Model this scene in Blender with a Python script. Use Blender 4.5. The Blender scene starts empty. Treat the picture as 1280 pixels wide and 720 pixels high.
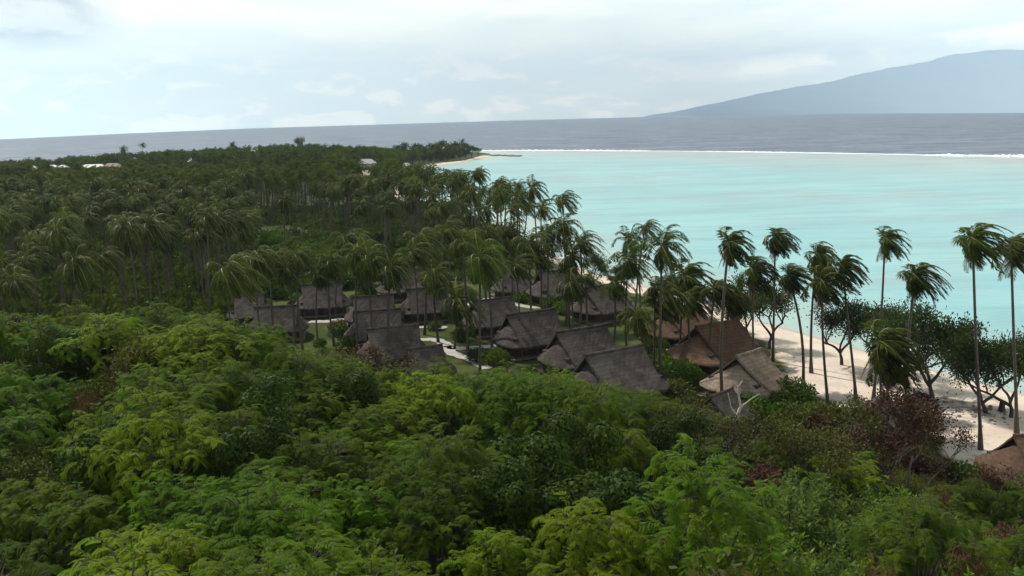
import bpy, math, random
import numpy as np
from mathutils import Vector
PI = math.pi
rng = np.random.default_rng(7)
random.seed(7)
S = bpy.context.scene
C = S.collection

# ------------------------------------------------------------------ camera
H = 32.0                     # metres above the lagoon
F = 1150.0                   # focal length in pixels of the 1280 px wide photo
PITCH = math.atan(211 / F); ROLL = math.radians(1.49)
fw = np.array([0, math.cos(PITCH), -math.sin(PITCH)])
r0 = np.array([1.0, 0, 0]); u0 = np.cross(r0, fw)
rt = r0 * math.cos(ROLL) - u0 * math.sin(ROLL)
up = u0 * math.cos(ROLL) + r0 * math.sin(ROLL)
cam_d = bpy.data.cameras.new('camera'); cam = bpy.data.objects.new('camera', cam_d); C.objects.link(cam)
cam_d.lens = 36 * F / 1280; cam_d.sensor_width = 36; cam_d.clip_end = 120000; cam_d.clip_start = 0.5
from mathutils import Matrix
cam.matrix_world = Matrix(((rt[0], up[0], -fw[0], 0), (rt[1], up[1], -fw[1], 0), (rt[2], up[2], -fw[2], H), (0, 0, 0, 1)))
S.camera = cam
S.view_settings.view_transform = 'Standard'; S.view_settings.look = 'None'
S.view_settings.exposure = 0.0; S.view_settings.gamma = 1.0; S.view_settings.use_curve_mapping = False
S.cycles.max_bounces = 6; S.cycles.diffuse_bounces = 2; S.cycles.glossy_bounces = 2; S.cycles.transmission_bounces = 3
S.cycles.volume_bounces = 0; S.cycles.transparent_max_bounces = 6
S.cycles.use_denoising = True

# ------------------------------------------------------------------ sun
SUN_EL = math.radians(52); SUN_AZ = math.atan2(-0.66, 0.62)      # ahead and to the left: the photo is lit from behind
sd = bpy.data.lights.new('sun', 'SUN'); sd.energy = 5.0; sd.angle = math.radians(2.0); sd.color = (1, .95, .87)
so = bpy.data.objects.new('sun', sd); C.objects.link(so)
sdir = Vector((math.sin(SUN_AZ) * math.cos(SUN_EL), math.cos(SUN_AZ) * math.cos(SUN_EL), math.sin(SUN_EL)))
so.rotation_euler = sdir.to_track_quat('Z', 'Y').to_euler(); so.location = (0, -50, 300)

# ------------------------------------------------------------------ node helper
class NT:
    def __init__(s, nt): s.t = nt
    def n(s, typ, **kw):
        d = s.t.nodes.new(typ)
        for k, v in kw.items(): setattr(d, k, v)
        return d
    def put(s, sock, v):
        if isinstance(v, bpy.types.NodeSocket): s.t.links.new(v, sock)
        elif isinstance(v, (tuple, list)) and len(v) == 3 and sock.type == 'RGBA': sock.default_value = (*v, 1)
        else: sock.default_value = v
    def m(s, op, a, b=None, c=None, clamp=False):
        d = s.n('ShaderNodeMath', operation=op); d.use_clamp = clamp
        s.put(d.inputs[0], a)
        if b is not None: s.put(d.inputs[1], b)
        if c is not None: s.put(d.inputs[2], c)
        return d.outputs[0]
    def mix(s, f, a, b, mode='MIX'):
        d = s.n('ShaderNodeMix', data_type='RGBA', blend_type=mode)
        s.put(d.inputs[0], f); s.put(d.inputs[6], a); s.put(d.inputs[7], b)
        return d.outputs[2]
    def noise(s, vec, scale, detail=4, rough=.5, dist=0):
        d = s.n('ShaderNodeTexNoise'); s.put(d.inputs['Vector'], vec)
        d.inputs['Scale'].default_value = scale; d.inputs['Detail'].default_value = detail
        d.inputs['Roughness'].default_value = rough; d.inputs['Distortion'].default_value = dist
        return d.outputs[0]
    def step(s, x, lo, hi):
        d = s.n('ShaderNodeMapRange', interpolation_type='SMOOTHSTEP'); s.put(d.inputs[0], x)
        s.put(d.inputs[1], lo); s.put(d.inputs[2], hi); d.inputs[3].default_value = 0; d.inputs[4].default_value = 1
        return d.outputs[0]
    def comb(s, x, y, z):
        d = s.n('ShaderNodeCombineXYZ'); s.put(d.inputs[0], x); s.put(d.inputs[1], y); s.put(d.inputs[2], z); return d.outputs[0]
    def sep(s, v):
        d = s.n('ShaderNodeSeparateXYZ'); s.put(d.inputs[0], v); return d.outputs
    def scl(s, v, x, y, z):
        d = s.n('ShaderNodeVectorMath', operation='MULTIPLY'); s.put(d.inputs[0], v); d.inputs[1].default_value = (x, y, z); return d.outputs[0]

# ------------------------------------------------------------------ world: Nishita sky under thin white cloud
W = bpy.data.worlds.new('World'); S.world = W; W.use_nodes = True
wt = NT(W.node_tree); W.node_tree.nodes.clear()
wo = wt.n('ShaderNodeOutputWorld'); bg = wt.n('ShaderNodeBackground'); W.node_tree.links.new(bg.outputs[0], wo.inputs[0])
tc = wt.n('ShaderNodeTexCoord').outputs['Generated']
x, y, z = wt.sep(tc)
zc = wt.m('MAXIMUM', z, 0.004)
sky = wt.n('ShaderNodeTexSky', sky_type='NISHITA'); sky.sun_disc = False
sky.sun_elevation = SUN_EL; sky.sun_rotation = SUN_AZ; sky.air_density = 1.0; sky.dust_density = 1.5; sky.ozone_density = 1.0
wt.put(sky.inputs[0], wt.comb(x, y, zc))
az = wt.m('ARCTAN2', x, y)
el = zc
# high veil: flat layer seen in perspective
den = wt.m('ADD', zc, 0.12)
lay = wt.comb(wt.m('DIVIDE', x, den), wt.m('DIVIDE', y, den), 0.0)
n1 = wt.noise(lay, 0.9, 6, .6, .4)
# cumulus rows close to the horizon (azimuth and stretched elevation)
cv = wt.comb(wt.m('MULTIPLY', az, 9.0), wt.m('MULTIPLY', el, 22.0), 1.7)
n2 = wt.noise(cv, 1.25, 8, .58, .25)
cv2 = wt.comb(wt.m('MULTIPLY', az, 9.0), wt.m('MULTIPLY', wt.m('SUBTRACT', el, .012), 22.0), 1.7)
n2b = wt.noise(cv2, 1.25, 8, .58, .25)
low = wt.m('SUBTRACT', 1.0, wt.step(el, 0.035, 0.095))
left = wt.m('SUBTRACT', 1.0, wt.step(az, 0.05, 0.30))
band = wt.m('MULTIPLY', low, wt.m('ADD', wt.m('MULTIPLY', left, .75), .25))
cum = wt.m('MULTIPLY', wt.step(n2, .38, .66), band)
puff = wt.m('MULTIPLY', wt.step(wt.m('SUBTRACT', n2b, n2), .01, .12), band)       # lit tops
# grey bank, high on the left
gb = wt.m('MULTIPLY', wt.m('SUBTRACT', 1.0, wt.step(wt.m('ADD', az, wt.m('MULTIPLY', n2, .16)), -.36, -.27)), wt.step(el, .06, .10))
gb = wt.m('MULTIPLY', gb, wt.m('ADD', .45, wt.m('MULTIPLY', .55, wt.step(n2, .38, .6))))
# cap cloud lying on the far mountain
axis = wt.m('ADD', wt.m('MULTIPLY', wt.m('SUBTRACT', az, .263), .085), .045)
capd = wt.m('DIVIDE', wt.m('ABSOLUTE', wt.m('SUBTRACT', el, axis)), .011)
cap = wt.m('MULTIPLY', wt.m('SUBTRACT', 1.25, capd, clamp=True), wt.step(az, .20, .26))
cap = wt.m('MULTIPLY', cap, wt.step(n2, .36, .58))
veil_col = wt.mix(wt.step(n1, .35, .62), (7.9, 9.1, 9.9), (9.7, 10.2, 10.4))
hz = wt.step(el, .0, .12)
base = wt.mix(hz, (8.7, 9.5, 9.8), veil_col)
mixn = wt.mix(wt.m('ADD', .90, wt.m('MULTIPLY', wt.step(n1, .35, .6), .08)), sky.outputs[0], base)
mixn = wt.mix(wt.m('MULTIPLY', cum, .7), mixn, (7.9, 8.9, 9.7))
mixn = wt.mix(wt.m('MULTIPLY', puff, .75), mixn, (12.5, 12.0, 11.5))
mixn = wt.mix(wt.m('MULTIPLY', gb, .8), mixn, (0.9, 1.5, 2.8))
mixn = wt.mix(wt.m('MULTIPLY', cap, .75), mixn, (16, 15, 14))
mixn = wt.mix(1.0, mixn, wt.mix(wt.step(el, .0, .13), (1.90, 1.76, 1.38), (1.72, 1.58, 1.30)), 'MULTIPLY')
mixn = wt.mix(1.0, mixn, wt.mix(wt.step(el, .20, .75), (1.0, 1.0, 1.0), (.20, .23, .28)), 'MULTIPLY')
wt.put(bg.inputs[0], mixn); bg.inputs[1].default_value = 0.115

# ------------------------------------------------------------------ projection helpers
def ray(px, py):
    d = fw + rt * ((px - 640) / F) - up * ((py - 360) / F)
    return d / d[1]                      # per metre of depth along +Y
def at(px, py, z=0.0):                   # point of the plane z under a pixel
    d = ray(px, py); k = (z - H) / d[2]
    return np.array([d[0] * k, d[1] * k, z])
def proj(p):
    v = np.asarray(p, float) - np.array([0, 0, H]); w = v @ fw
    return 640 + F * (v @ rt) / w, 360 - F * (v @ up) / w
G0 = 1.2                                 # level of the coastal flat

# ------------------------------------------------------------------ mesh builder
def unit(a): return a / np.maximum(np.linalg.norm(a, axis=-1, keepdims=True), 1e-9)
class MB:
    def __init__(s): s.v = []; s.f = []; s.mi = []; s.n = 0
    def add(s, v, f, mi=0):
        v = np.asarray(v, np.float32).reshape(-1, 3); f = np.asarray(f, np.int64)
        if f.ndim == 1: f = f[None]
        s.v.append(v); s.f.append(f + s.n); s.mi.append(np.full(len(f), mi)); s.n += len(v)
    def leaves(s, p, d, side, L, Wd, mi=0, mid=.5):
        p = np.asarray(p); n = len(p); L = np.broadcast_to(np.asarray(L, float).reshape(-1, 1), (n, 1)); Wd = np.broadcast_to(np.asarray(Wd, float).reshape(-1, 1), (n, 1))
        v = np.stack([p, p + d * L * mid + side * Wd * .5, p + d * L, p + d * L * mid - side * Wd * .5], 1)
        s.add(v, np.arange(4 * n).reshape(n, 4), mi)
    def tube(s, pts, rad, k=6, mi=0, cap=True):
        pts = np.asarray(pts, float); rad = np.broadcast_to(np.asarray(rad, float), (len(pts),))
        t = unit(np.gradient(pts, axis=0)); ref = np.array([.31, .17, .93]) if abs(t[0][2]) < .9 else np.array([1., .1, 0])
        a = unit(np.cross(t, ref)); b = np.cross(t, a)
        th = np.arange(k) * 2 * PI / k
        ring = pts[:, None] + rad[:, None, None] * (np.cos(th)[None, :, None] * a[:, None] + np.sin(th)[None, :, None] * b[:, None])
        m = len(pts); i = np.arange(m - 1)[:, None] * k; j = np.arange(k)[None]; j2 = (j + 1) % k
        q = np.stack([i + j, i + j2, i + k + j2, i + k + j], -1).reshape(-1, 4)
        s.add(ring, q, mi)
        if cap: s.add(ring[-1], np.arange(k), mi); s.add(ring[0], np.arange(k)[::-1], mi)
    def box(s, c, size, rz=0, mi=0):
        x, y, z = np.array(size) / 2
        v = np.array([[a * x, b * y, cc * z] for cc in (-1, 1) for a, b in ((-1, -1), (1, -1), (1, 1), (-1, 1))])
        c_, s_ = math.cos(rz), math.sin(rz)
        v = v @ np.array([[c_, s_, 0], [-s_, c_, 0], [0, 0, 1]]) + np.array(c)
        s.add(v, [[3, 2, 1, 0], [4, 5, 6, 7], [0, 1, 5, 4], [1, 2, 6, 5], [2, 3, 7, 6], [3, 0, 4, 7]], mi)
    def slab(s, top, th, mi=0):           # top: (n,m,3) grid, closed downwards by th
        n, m, _ = top.shape; bot = top - np.array([0, 0, th]); base = s.n
        s.add(np.concatenate([top.reshape(-1, 3), bot.reshape(-1, 3)]), np.zeros((0, 4), int), mi)
        idx = np.arange(n * m).reshape(n, m); o = n * m
        q = np.stack([idx[:-1, :-1], idx[1:, :-1], idx[1:, 1:], idx[:-1, 1:]], -1).reshape(-1, 4)
        fs = [q, q[:, ::-1] + o]
        def edge(e): return np.stack([e[:-1], e[1:], e[1:] + o, e[:-1] + o], -1)
        fs += [edge(idx[0]), edge(idx[-1][::-1]), edge(idx[:, 0][::-1]), edge(idx[:, -1])]
        f = np.concatenate(fs) + base
        s.f.append(f); s.mi.append(np.full(len(f), mi))
    def mesh(s, name, mats, smooth=False):
        me = bpy.data.meshes.new(name)
        v = np.concatenate(s.v) if s.v else np.zeros((0, 3))
        me.vertices.add(len(v)); me.vertices.foreach_set('co', v.astype(np.float32).ravel())
        fs = [(f, m) for f, m in zip(s.f, s.mi) if len(f)]
        tot = np.concatenate([np.full(len(f), f.shape[1]) for f, m in fs])
        loops = np.concatenate([f.ravel() for f, m in fs]); mi = np.concatenate([m for f, m in fs])
        me.loops.add(len(loops)); me.loops.foreach_set('vertex_index', loops.astype(np.int32))
        me.polygons.add(len(tot)); st = np.concatenate([[0], np.cumsum(tot)[:-1]])
        me.polygons.foreach_set('loop_start', st.astype(np.int32)); me.polygons.foreach_set('loop_total', tot.astype(np.int32))
        for mt in (mats if isinstance(mats, (list, tuple)) else [mats]): me.materials.append(mt)
        me.polygons.foreach_set('material_index', mi.astype(np.int32))
        me.polygons.foreach_set('use_smooth', np.full(len(tot), smooth))
        me.update(calc_edges=True)
        return me
    def build(s, name, mats, parent=None, smooth=False): return link(name, s.mesh(name, mats, smooth), parent)
def link(name, data, parent=None, loc=None):
    o = bpy.data.objects.new(name, data); C.objects.link(o)
    if parent is not None: o.parent = parent
    if loc is not None: o.location = loc
    return o
def tag(o, label=None, cat=None, group=None, kind=None):
    if label: o['label'] = label
    if cat: o['category'] = cat
    if group: o['group'] = group
    if kind: o['kind'] = kind
    return o
def thing(name, loc, rz=0, sc=1, label=None, cat=None, group=None):
    o = bpy.data.objects.new(name, None); C.objects.link(o); o.location = [float(a) for a in loc]; o.rotation_euler = (0, 0, rz)
    o.scale = (sc, sc, sc) if np.isscalar(sc) else sc
    o.empty_display_size = .5
    return tag(o, label, cat, group)
ONES = 'zero one two three four five six seven eight nine ten eleven twelve thirteen fourteen fifteen sixteen seventeen eighteen nineteen'.split()
TENS = 'zero ten twenty thirty forty fifty sixty seventy eighty ninety'.split()
def num(n):
    n = int(min(max(n, 0), 100))
    return 'a hundred' if n == 100 else ONES[n] if n < 20 else TENS[n // 10] + ('-' + ONES[n % 10] if n % 10 else '')
def place(a, b): return f'{num(a)} percent across, {num(b)} percent down the photo'
def pct(p):
    a, b = proj(p); return int(round(a / 12.8)), int(round(b / 7.2))

# ------------------------------------------------------------------ materials
def mat(name): 
    m = bpy.data.materials.new(name); m.use_nodes = True; m.node_tree.nodes.clear()
    t = NT(m.node_tree); o = t.n('ShaderNodeOutputMaterial'); return m, t, o
def foliage(name, c1, c2, c3=None, transl=.3, rough=.55, hue=.03, patch=.35, spec=.3):
    m, t, o = mat(name)
    pos = t.n('ShaderNodeNewGeometry').outputs['Position']; rnd = t.n('ShaderNodeObjectInfo').outputs['Random']
    a = t.noise(pos, patch, 2, .6)
    f = t.m('ADD', t.m('MULTIPLY', t.step(a, .32, .68), .6), t.m('MULTIPLY', rnd, .4))
    col = t.mix(f, c1, c2)
    if c3: col = t.mix(t.m('MULTIPLY', t.step(t.noise(pos, patch * 3.1, 3, .6), .60, .72), .8), col, c3)
    fine = t.noise(pos, 9, 1, .5)
    r2 = t.m('FRACT', t.m('MULTIPLY', rnd, 37.7)); k = t.m('MULTIPLY', t.m('ADD', .7, t.m('MULTIPLY', fine, .6)), t.m('ADD', .72, t.m('MULTIPLY', r2, .56)))
    col = t.mix(1.0, col, t.comb(k, k, k), 'MULTIPLY')
    hs = t.n('ShaderNodeHueSaturation'); t.put(hs.inputs['Color'], col)
    t.put(hs.inputs['Hue'], t.m('ADD', .5 - hue / 2, t.m('MULTIPLY', rnd, hue)))
    p = t.n('ShaderNodeBsdfPrincipled'); t.put(p.inputs['Base Color'], hs.outputs[0]); p.inputs['Roughness'].default_value = rough
    p.inputs['Specular IOR Level'].default_value = spec * .3
    tr = t.n('ShaderNodeBsdfTranslucent'); t.put(tr.inputs[0], hs.outputs[0])
    mx = t.n('ShaderNodeMixShader'); mx.inputs[0].default_value = transl
    t.put(mx.inputs[1], p.outputs[0]); t.put(mx.inputs[2], tr.outputs[0]); t.put(o.inputs[0], mx.outputs[0])
    return m
def simple(name, c1, c2, scale=3, rough=.8, bump=0, stretch=(1, 1, 1), spec=.3, detail=5, obj=True):
    m, t, o = mat(name)
    pos = t.n('ShaderNodeTexCoord').outputs['Object'] if obj else t.n('ShaderNodeNewGeometry').outputs['Position']
    v = t.scl(pos, *stretch); a = t.noise(v, scale, detail, .6)
    p = t.n('ShaderNodeBsdfPrincipled'); t.put(p.inputs['Base Color'], t.mix(t.step(a, .3, .7), c1, c2))
    p.inputs['Roughness'].default_value = rough; p.inputs['Specular IOR Level'].default_value = spec
    if bump:
        b = t.n('ShaderNodeBump'); b.inputs['Strength'].default_value = bump; b.inputs['Distance'].default_value = .05
        t.put(b.inputs['Height'], a); t.put(p.inputs['Normal'], b.outputs[0])
    t.put(o.inputs[0], p.outputs[0]); return m
M = {}
M['palm'] = foliage('palm_leaf', (.032, .050, .006), (.072, .092, .012), (.14, .13, .028), .40, .5, .03, .12, .15)
M['palm_rib'] = simple('palm_rib', (.20, .20, .075), (.14, .145, .05), 2, .5)  # pale rib colour also paints in the bright highlights along the fronds
M['palm_dry'] = foliage('dry_palm_leaf', (.13, .095, .05), (.10, .075, .035), None, .2)
M['palm_trunk'] = simple('palm_bark', (.095, .078, .060), (.055, .044, .035), 4, .9, .4, (1, 1, 3))
M['feather'] = foliage('feathery_leaf', (.034, .074, .003), (.105, .175, .007), (.16, .21, .012), .42, .55, .035, .18, .15)
M['feather2'] = foliage('yellow_green_leaf', (.095, .155, .005), (.165, .235, .009), (.20, .225, .014), .44, .55, .03, .22, .15)
M['vine'] = foliage('dark_vine_leaf', (.018, .038, .004), (.036, .066, .006), (.06, .095, .012), .2, .5, .02, .4, .2)
M['broad'] = foliage('bright_broad_leaf', (.065, .125, .010), (.12, .19, .016), (.17, .23, .03), .36, .42, .02, .4, .25)
M['olive'] = foliage('olive_leaf', (.060, .068, .012), (.10, .105, .018), (.12, .07, .03), .25, .55, .04, .3, .3)
M['red'] = foliage('russet_leaf', (.066, .027, .018), (.060, .042, .018), (.045, .060, .018), .22, .5, .04, .5, .3)
M['beach'] = foliage('beach_tree_leaf', (.026, .042, .008), (.052, .074, .013), (.09, .11, .025), .25, .4, .03, .3, .4)
M['bush'] = foliage('garden_bush_leaf', (.045, .082, .007), (.10, .15, .012), None, .25, .5, .04, .1, .3)
M['brown_leaf'] = foliage('withered_leaf', (.13, .065, .03), (.09, .05, .025), None, .2)
M['far'] = foliage('far_leaf', (.032, .050, .006), (.082, .105, .013), (.14, .145, .024), .34, .6, .0, .02, .1)
M['bark'] = simple('bark', (.055, .042, .036), (.03, .024, .021), 3, .9, .5)
M['twig'] = simple('twig', (.09, .075, .055), (.05, .04, .03), 3, .9, .2)
M['dead'] = simple('bleached_wood', (.52, .48, .44), (.38, .34, .31), 5, .8, .3)
M['wall'] = simple('dark_timber', (.06, .045, .035), (.035, .026, .02), 2, .8, .3, (1, 1, 8))
M['post'] = simple('post_timber', (.11, .08, .06), (.07, .05, .04), 2, .8, .2)
M['deck'] = simple('deck_board', (.16, .12, .09), (.11, .08, .06), 1, .8, .2, (1, 9, 1))
M['glass'] = simple('window_glass', (.03, .035, .04), (.02, .025, .03), 1, .1, 0, spec=.5)
M['white'] = simple('white_paint', (.75, .75, .72), (.62, .62, .60), .6, .7)
M['tan_wall'] = simple('tan_render', (.5, .42, .32), (.40, .34, .27), .6, .8)
M['tin'] = simple('pale_metal_roof', (.36, .36, .33), (.27, .27, .25), .3, .5)
M['rust'] = simple('rusty_roof', (.25, .17, .12), (.19, .13, .10), .3, .7)
M['rock'] = simple('coral_rock', (.30, .27, .24), (.16, .14, .13), .8, .9, .6)
def thatch(name, c1, c2, c3):
    m, t, o = mat(name)
    uv = t.n('ShaderNodeTexCoord').outputs['Object']
    lx, ly, lz = t.sep(uv)
    row = t.m('FRACT', t.m('ADD', t.m('MULTIPLY', lz, 3.4), t.m('MULTIPLY', t.noise(uv, 1.4, 2), .5)))
    st = t.noise(t.scl(uv, 9, 9, 1.2), 1.6, 5, .65)
    big = t.noise(uv, .7, 4, .6)
    rnd = t.n('ShaderNodeObjectInfo').outputs['Random']
    col = t.mix(t.step(st, .3, .7), c1, c2)
    col = t.mix(t.m('MULTIPLY', t.step(big, .42, .62), .8), col, c3)
    strk = t.noise(t.scl(uv, 2.2, 2.2, .25), 1.0, 4, .6); col = t.mix(t.m('MULTIPLY', t.step(strk, .52, .68), .55), col, (c1[0] * .5, c1[1] * .5, c1[2] * .52))
    col = t.mix(t.m('MULTIPLY', t.m('SUBTRACT', 1.0, t.step(row, .0, .3)), .6), col, (c1[0] * .45, c1[1] * .45, c1[2] * .45))
    k = t.m('ADD', .85, t.m('MULTIPLY', rnd, .3)); col = t.mix(1.0, col, t.comb(k, k, k), 'MULTIPLY')
    p = t.n('ShaderNodeBsdfPrincipled'); t.put(p.inputs['Base Color'], col); p.inputs['Roughness'].default_value = .95
    p.inputs['Specular IOR Level'].default_value = .1
    b = t.n('ShaderNodeBump'); b.inputs['Strength'].default_value = .7; b.inputs['Distance'].default_value = .12
    t.put(b.inputs['Height'], t.m('ADD', t.m('MULTIPLY', row, .6), st)); t.put(p.inputs['Normal'], b.outputs[0])
    t.put(o.inputs[0], p.outputs[0]); return m
M['thatch_grey'] = thatch('grey_thatch', (.088, .072, .064), (.055, .046, .042), (.12, .10, .090))
M['thatch_red'] = thatch('reddish_thatch', (.15, .092, .060), (.10, .062, .042), (.17, .11, .075))
M['thatch_tan'] = thatch('tan_thatch', (.24, .19, .14), (.16, .125, .095), (.31, .25, .185))

# ------------------------------------------------------------------ terrain
shore_px = [(1700, 620), (1400, 528), (1280, 492), (1215, 475), (1120, 449), (1060, 432), (1000, 415), (940, 398), (880, 378), (820, 361), (780, 350), (740, 341),
            (700, 322), (660, 300), (628, 281), (590, 271), (560, 262), (530, 253), (507, 243), (499, 230), (500, 217), (512, 211), (540, 208.5), (575, 203.5), (600, 199), (618, 195.5),
            (612, 192), (600, 190.5), (500, 194.5), (400, 198.5), (200, 205), (0, 211), (-300, 224), (-900, 250)]
shore = np.array([at(*p)[:2] for p in shore_px] + [[-900, 60], [-900, -400], [500, -400], [500, 20]])
sand_px = [(1700, 700), (1400, 640), (1280, 604), (1180, 590), (1150, 560), (1060, 528), (1000, 498), (978, 468), (955, 436), (915, 412), (860, 392), (812, 378), (760, 362), (725, 346),
           (690, 330), (640, 308), (600, 290), (560, 275), (520, 262), (490, 246), (488, 225), (492, 212), (540, 206.5), (580, 201.5), (602, 196), (640, 192), (700, 200), (700, 260), (760, 300), (900, 340), (1280, 440), (1700, 560)]
sandp = np.array([at(*p)[:2] for p in sand_px])
def sdist(P, poly):                       # signed distance, + inside
    P = np.asarray(P, float).reshape(-1, 2); best = np.full(len(P), 1e18); ins = np.zeros(len(P), bool)
    for a, b in zip(poly, np.roll(poly, -1, 0)):
        ab = b - a; t = np.clip(((P - a) @ ab) / (ab @ ab), 0, 1)
        best = np.minimum(best, ((P - a - t[:, None] * ab) ** 2).sum(1))
        c = ((a[1] > P[:, 1]) != (b[1] > P[:, 1]))
        with np.errstate(divide='ignore', invalid='ignore'):
            xi = (b[0] - a[0]) * (P[:, 1] - a[1]) / (b[1] - a[1]) + a[0]
        ins ^= c & (P[:, 0] < xi)
    return np.where(ins, 1, -1) * np.sqrt(best)
EX = [-400, 0, 250, 330, 400, 470, 550, 700, 800, 900, 1000, 1100, 1180, 1280, 1700]
EY = [397, 397, 401, 417, 441, 457, 464, 471, 494, 526, 548, 572, 602, 616, 650]     # upper edge of the hillside canopy
# per-column slope of the sight line over the canopy, indexed by x/y
_px = np.linspace(-400, 1700, 60)
_e = np.array([ray(a, np.interp(a, EX, EY)) for a in _px])
E_T = _e[:, 0]; E_S = -_e[:, 2]
D1 = 60.0; D0 = 20.0; S0 = .56
def canopy(X, Y):
    X = np.asarray(X, float); Y = np.asarray(Y, float)
    Yc = np.maximum(Y, 4.0); se = np.interp(X / Yc, E_T, E_S)
    d1 = D1 - 4 * np.clip(X / Yc, 0, .6); k = (S0 - se) / (1 / D0 - 1 / d1); b = S0 - k / D0
    Yk = np.clip(Yc, 12, None)
    return H - k - b * Yk, d1, se
def hillz(X, Y):
    c, d1, se = canopy(X, Y); Yc = np.maximum(np.asarray(Y, float), 4.0)
    foot = np.interp(se, [.2, .42], [108, 74])
    ce, _, _ = canopy(np.asarray(X) / Yc * d1, d1 * np.ones_like(Yc))
    g = c - 6.0
    t = np.clip((Yc - d1) / (foot - d1), 0, 1)
    gf = (ce - 6.0 - G0) * (1 - t) ** 1.4 * (1 + .4 * t)
    return np.where(Yc < d1, np.maximum(g - G0, 0), np.maximum(gf, 0))
def ground_z(X, Y, sdv=None):
    X = np.atleast_1d(np.asarray(X, float)); Y = np.atleast_1d(np.asarray(Y, float))
    if sdv is None: sdv = sdist(np.stack([X, Y], 1), shore)
    beach = np.clip(sdv * .11, -2.5, G0)
    beach = np.where(beach > G0 * .8, G0 - (G0 * .2) * np.exp(-(sdv - G0 * .8 / .11) / 2.2), beach)
    w = np.clip(sdv / 12, 0, 1)
    return beach + hillz(X, Y) * w
def gz(x, y): return float(ground_z(x, y)[0])

az = np.radians(np.linspace(-50, 50, 360))
dd = np.concatenate([np.linspace(2, 60, 40)[:-1], np.geomspace(60, 1150, 330)])
A, D = np.meshgrid(az, dd); X = D * np.tan(A) ; Y = D.copy()
# beyond about 45 degrees the grid would flare, keep it in depth rows
sdv = sdist(np.stack([X.ravel(), Y.ravel()], 1), shore)
Z = ground_z(X.ravel(), Y.ravel(), sdv)
ii = np.arange(X.size).reshape(X.shape)
mb = MB(); mb.add(np.stack([X.ravel(), Y.ravel(), Z], 1), np.stack([ii[:-1, :-1], ii[:-1, 1:], ii[1:, 1:], ii[1:, :-1]], -1).reshape(-1, 4))
# a plain apron behind the viewpoint
m, t, o = mat('ground')
pos = t.n('ShaderNodeNewGeometry').outputs['Position']
sa = t.n('ShaderNodeAttribute', attribute_name='sand_dist').outputs['Fac']; sh = t.n('ShaderNodeAttribute', attribute_name='shore_dist').outputs['Fac']
edge = t.m('ADD', sa, t.m('MULTIPLY', t.m('SUBTRACT', t.noise(pos, .35, 4, .6), .5), 5.0))
sandm = t.step(edge, -.5, .8)
ns = t.noise(pos, .22, 5, .6); ns2 = t.noise(pos, 2.2, 4, .6)
sand = t.mix(t.step(ns, .35, .68), (.57, .475, .385), (.68, .585, .49))
sand = t.mix(t.m('MULTIPLY', t.step(ns2, .52, .74), .45), sand, (.36, .29, .24))
litter = t.m('MULTIPLY', t.step(t.noise(pos, .5, 6, .7), .58, .66), t.m('SUBTRACT', 1.0, t.step(sa, 4, 9)))
sand = t.mix(t.m('MULTIPLY', litter, .6), sand, (.20, .15, .12))
wet = t.m('SUBTRACT', 1.0, t.step(sh, .6, 2.2)); sand = t.mix(wet, sand, (.42, .38, .32))
grass = t.mix(t.step(t.noise(pos, .12, 5, .6), .35, .65), (.030, .046, .008), (.065, .078, .016))
grass = t.mix(t.m('MULTIPLY', t.step(t.noise(pos, .3, 4, .7), .58, .72), .5), grass, (.12, .11, .05))
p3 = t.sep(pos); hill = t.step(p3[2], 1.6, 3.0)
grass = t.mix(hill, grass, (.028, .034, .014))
farw = t.step(p3[1], 190, 300); grass = t.mix(t.m('MULTIPLY', farw, .75), grass, (.045, .055, .018))
p = t.n('ShaderNodeBsdfPrincipled'); t.put(p.inputs['Base Color'], t.mix(sandm, grass, sand)); p.inputs['Roughness'].default_value = .95
p.inputs['Specular IOR Level'].default_value = .15
b = t.n('ShaderNodeBump'); b.inputs['Strength'].default_value = .6; b.inputs['Distance'].default_value = .12
t.put(b.inputs['Height'], t.noise(pos, 1.4, 6, .65)); t.put(p.inputs['Normal'], b.outputs[0]); t.put(o.inputs[0], p.outputs[0])
g = mb.build('ground', m, None, True); tag(g, kind='structure')
for nm, vals in (('sand_dist', np.clip(sdist(np.stack([X.ravel(), Y.ravel()], 1), sandp), -40, 40)), ('shore_dist', np.clip(sdv, -60, 60))):
    at_ = g.data.attributes.new(nm, 'FLOAT', 'POINT'); at_.data.foreach_set('value', vals.astype(np.float32))

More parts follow.
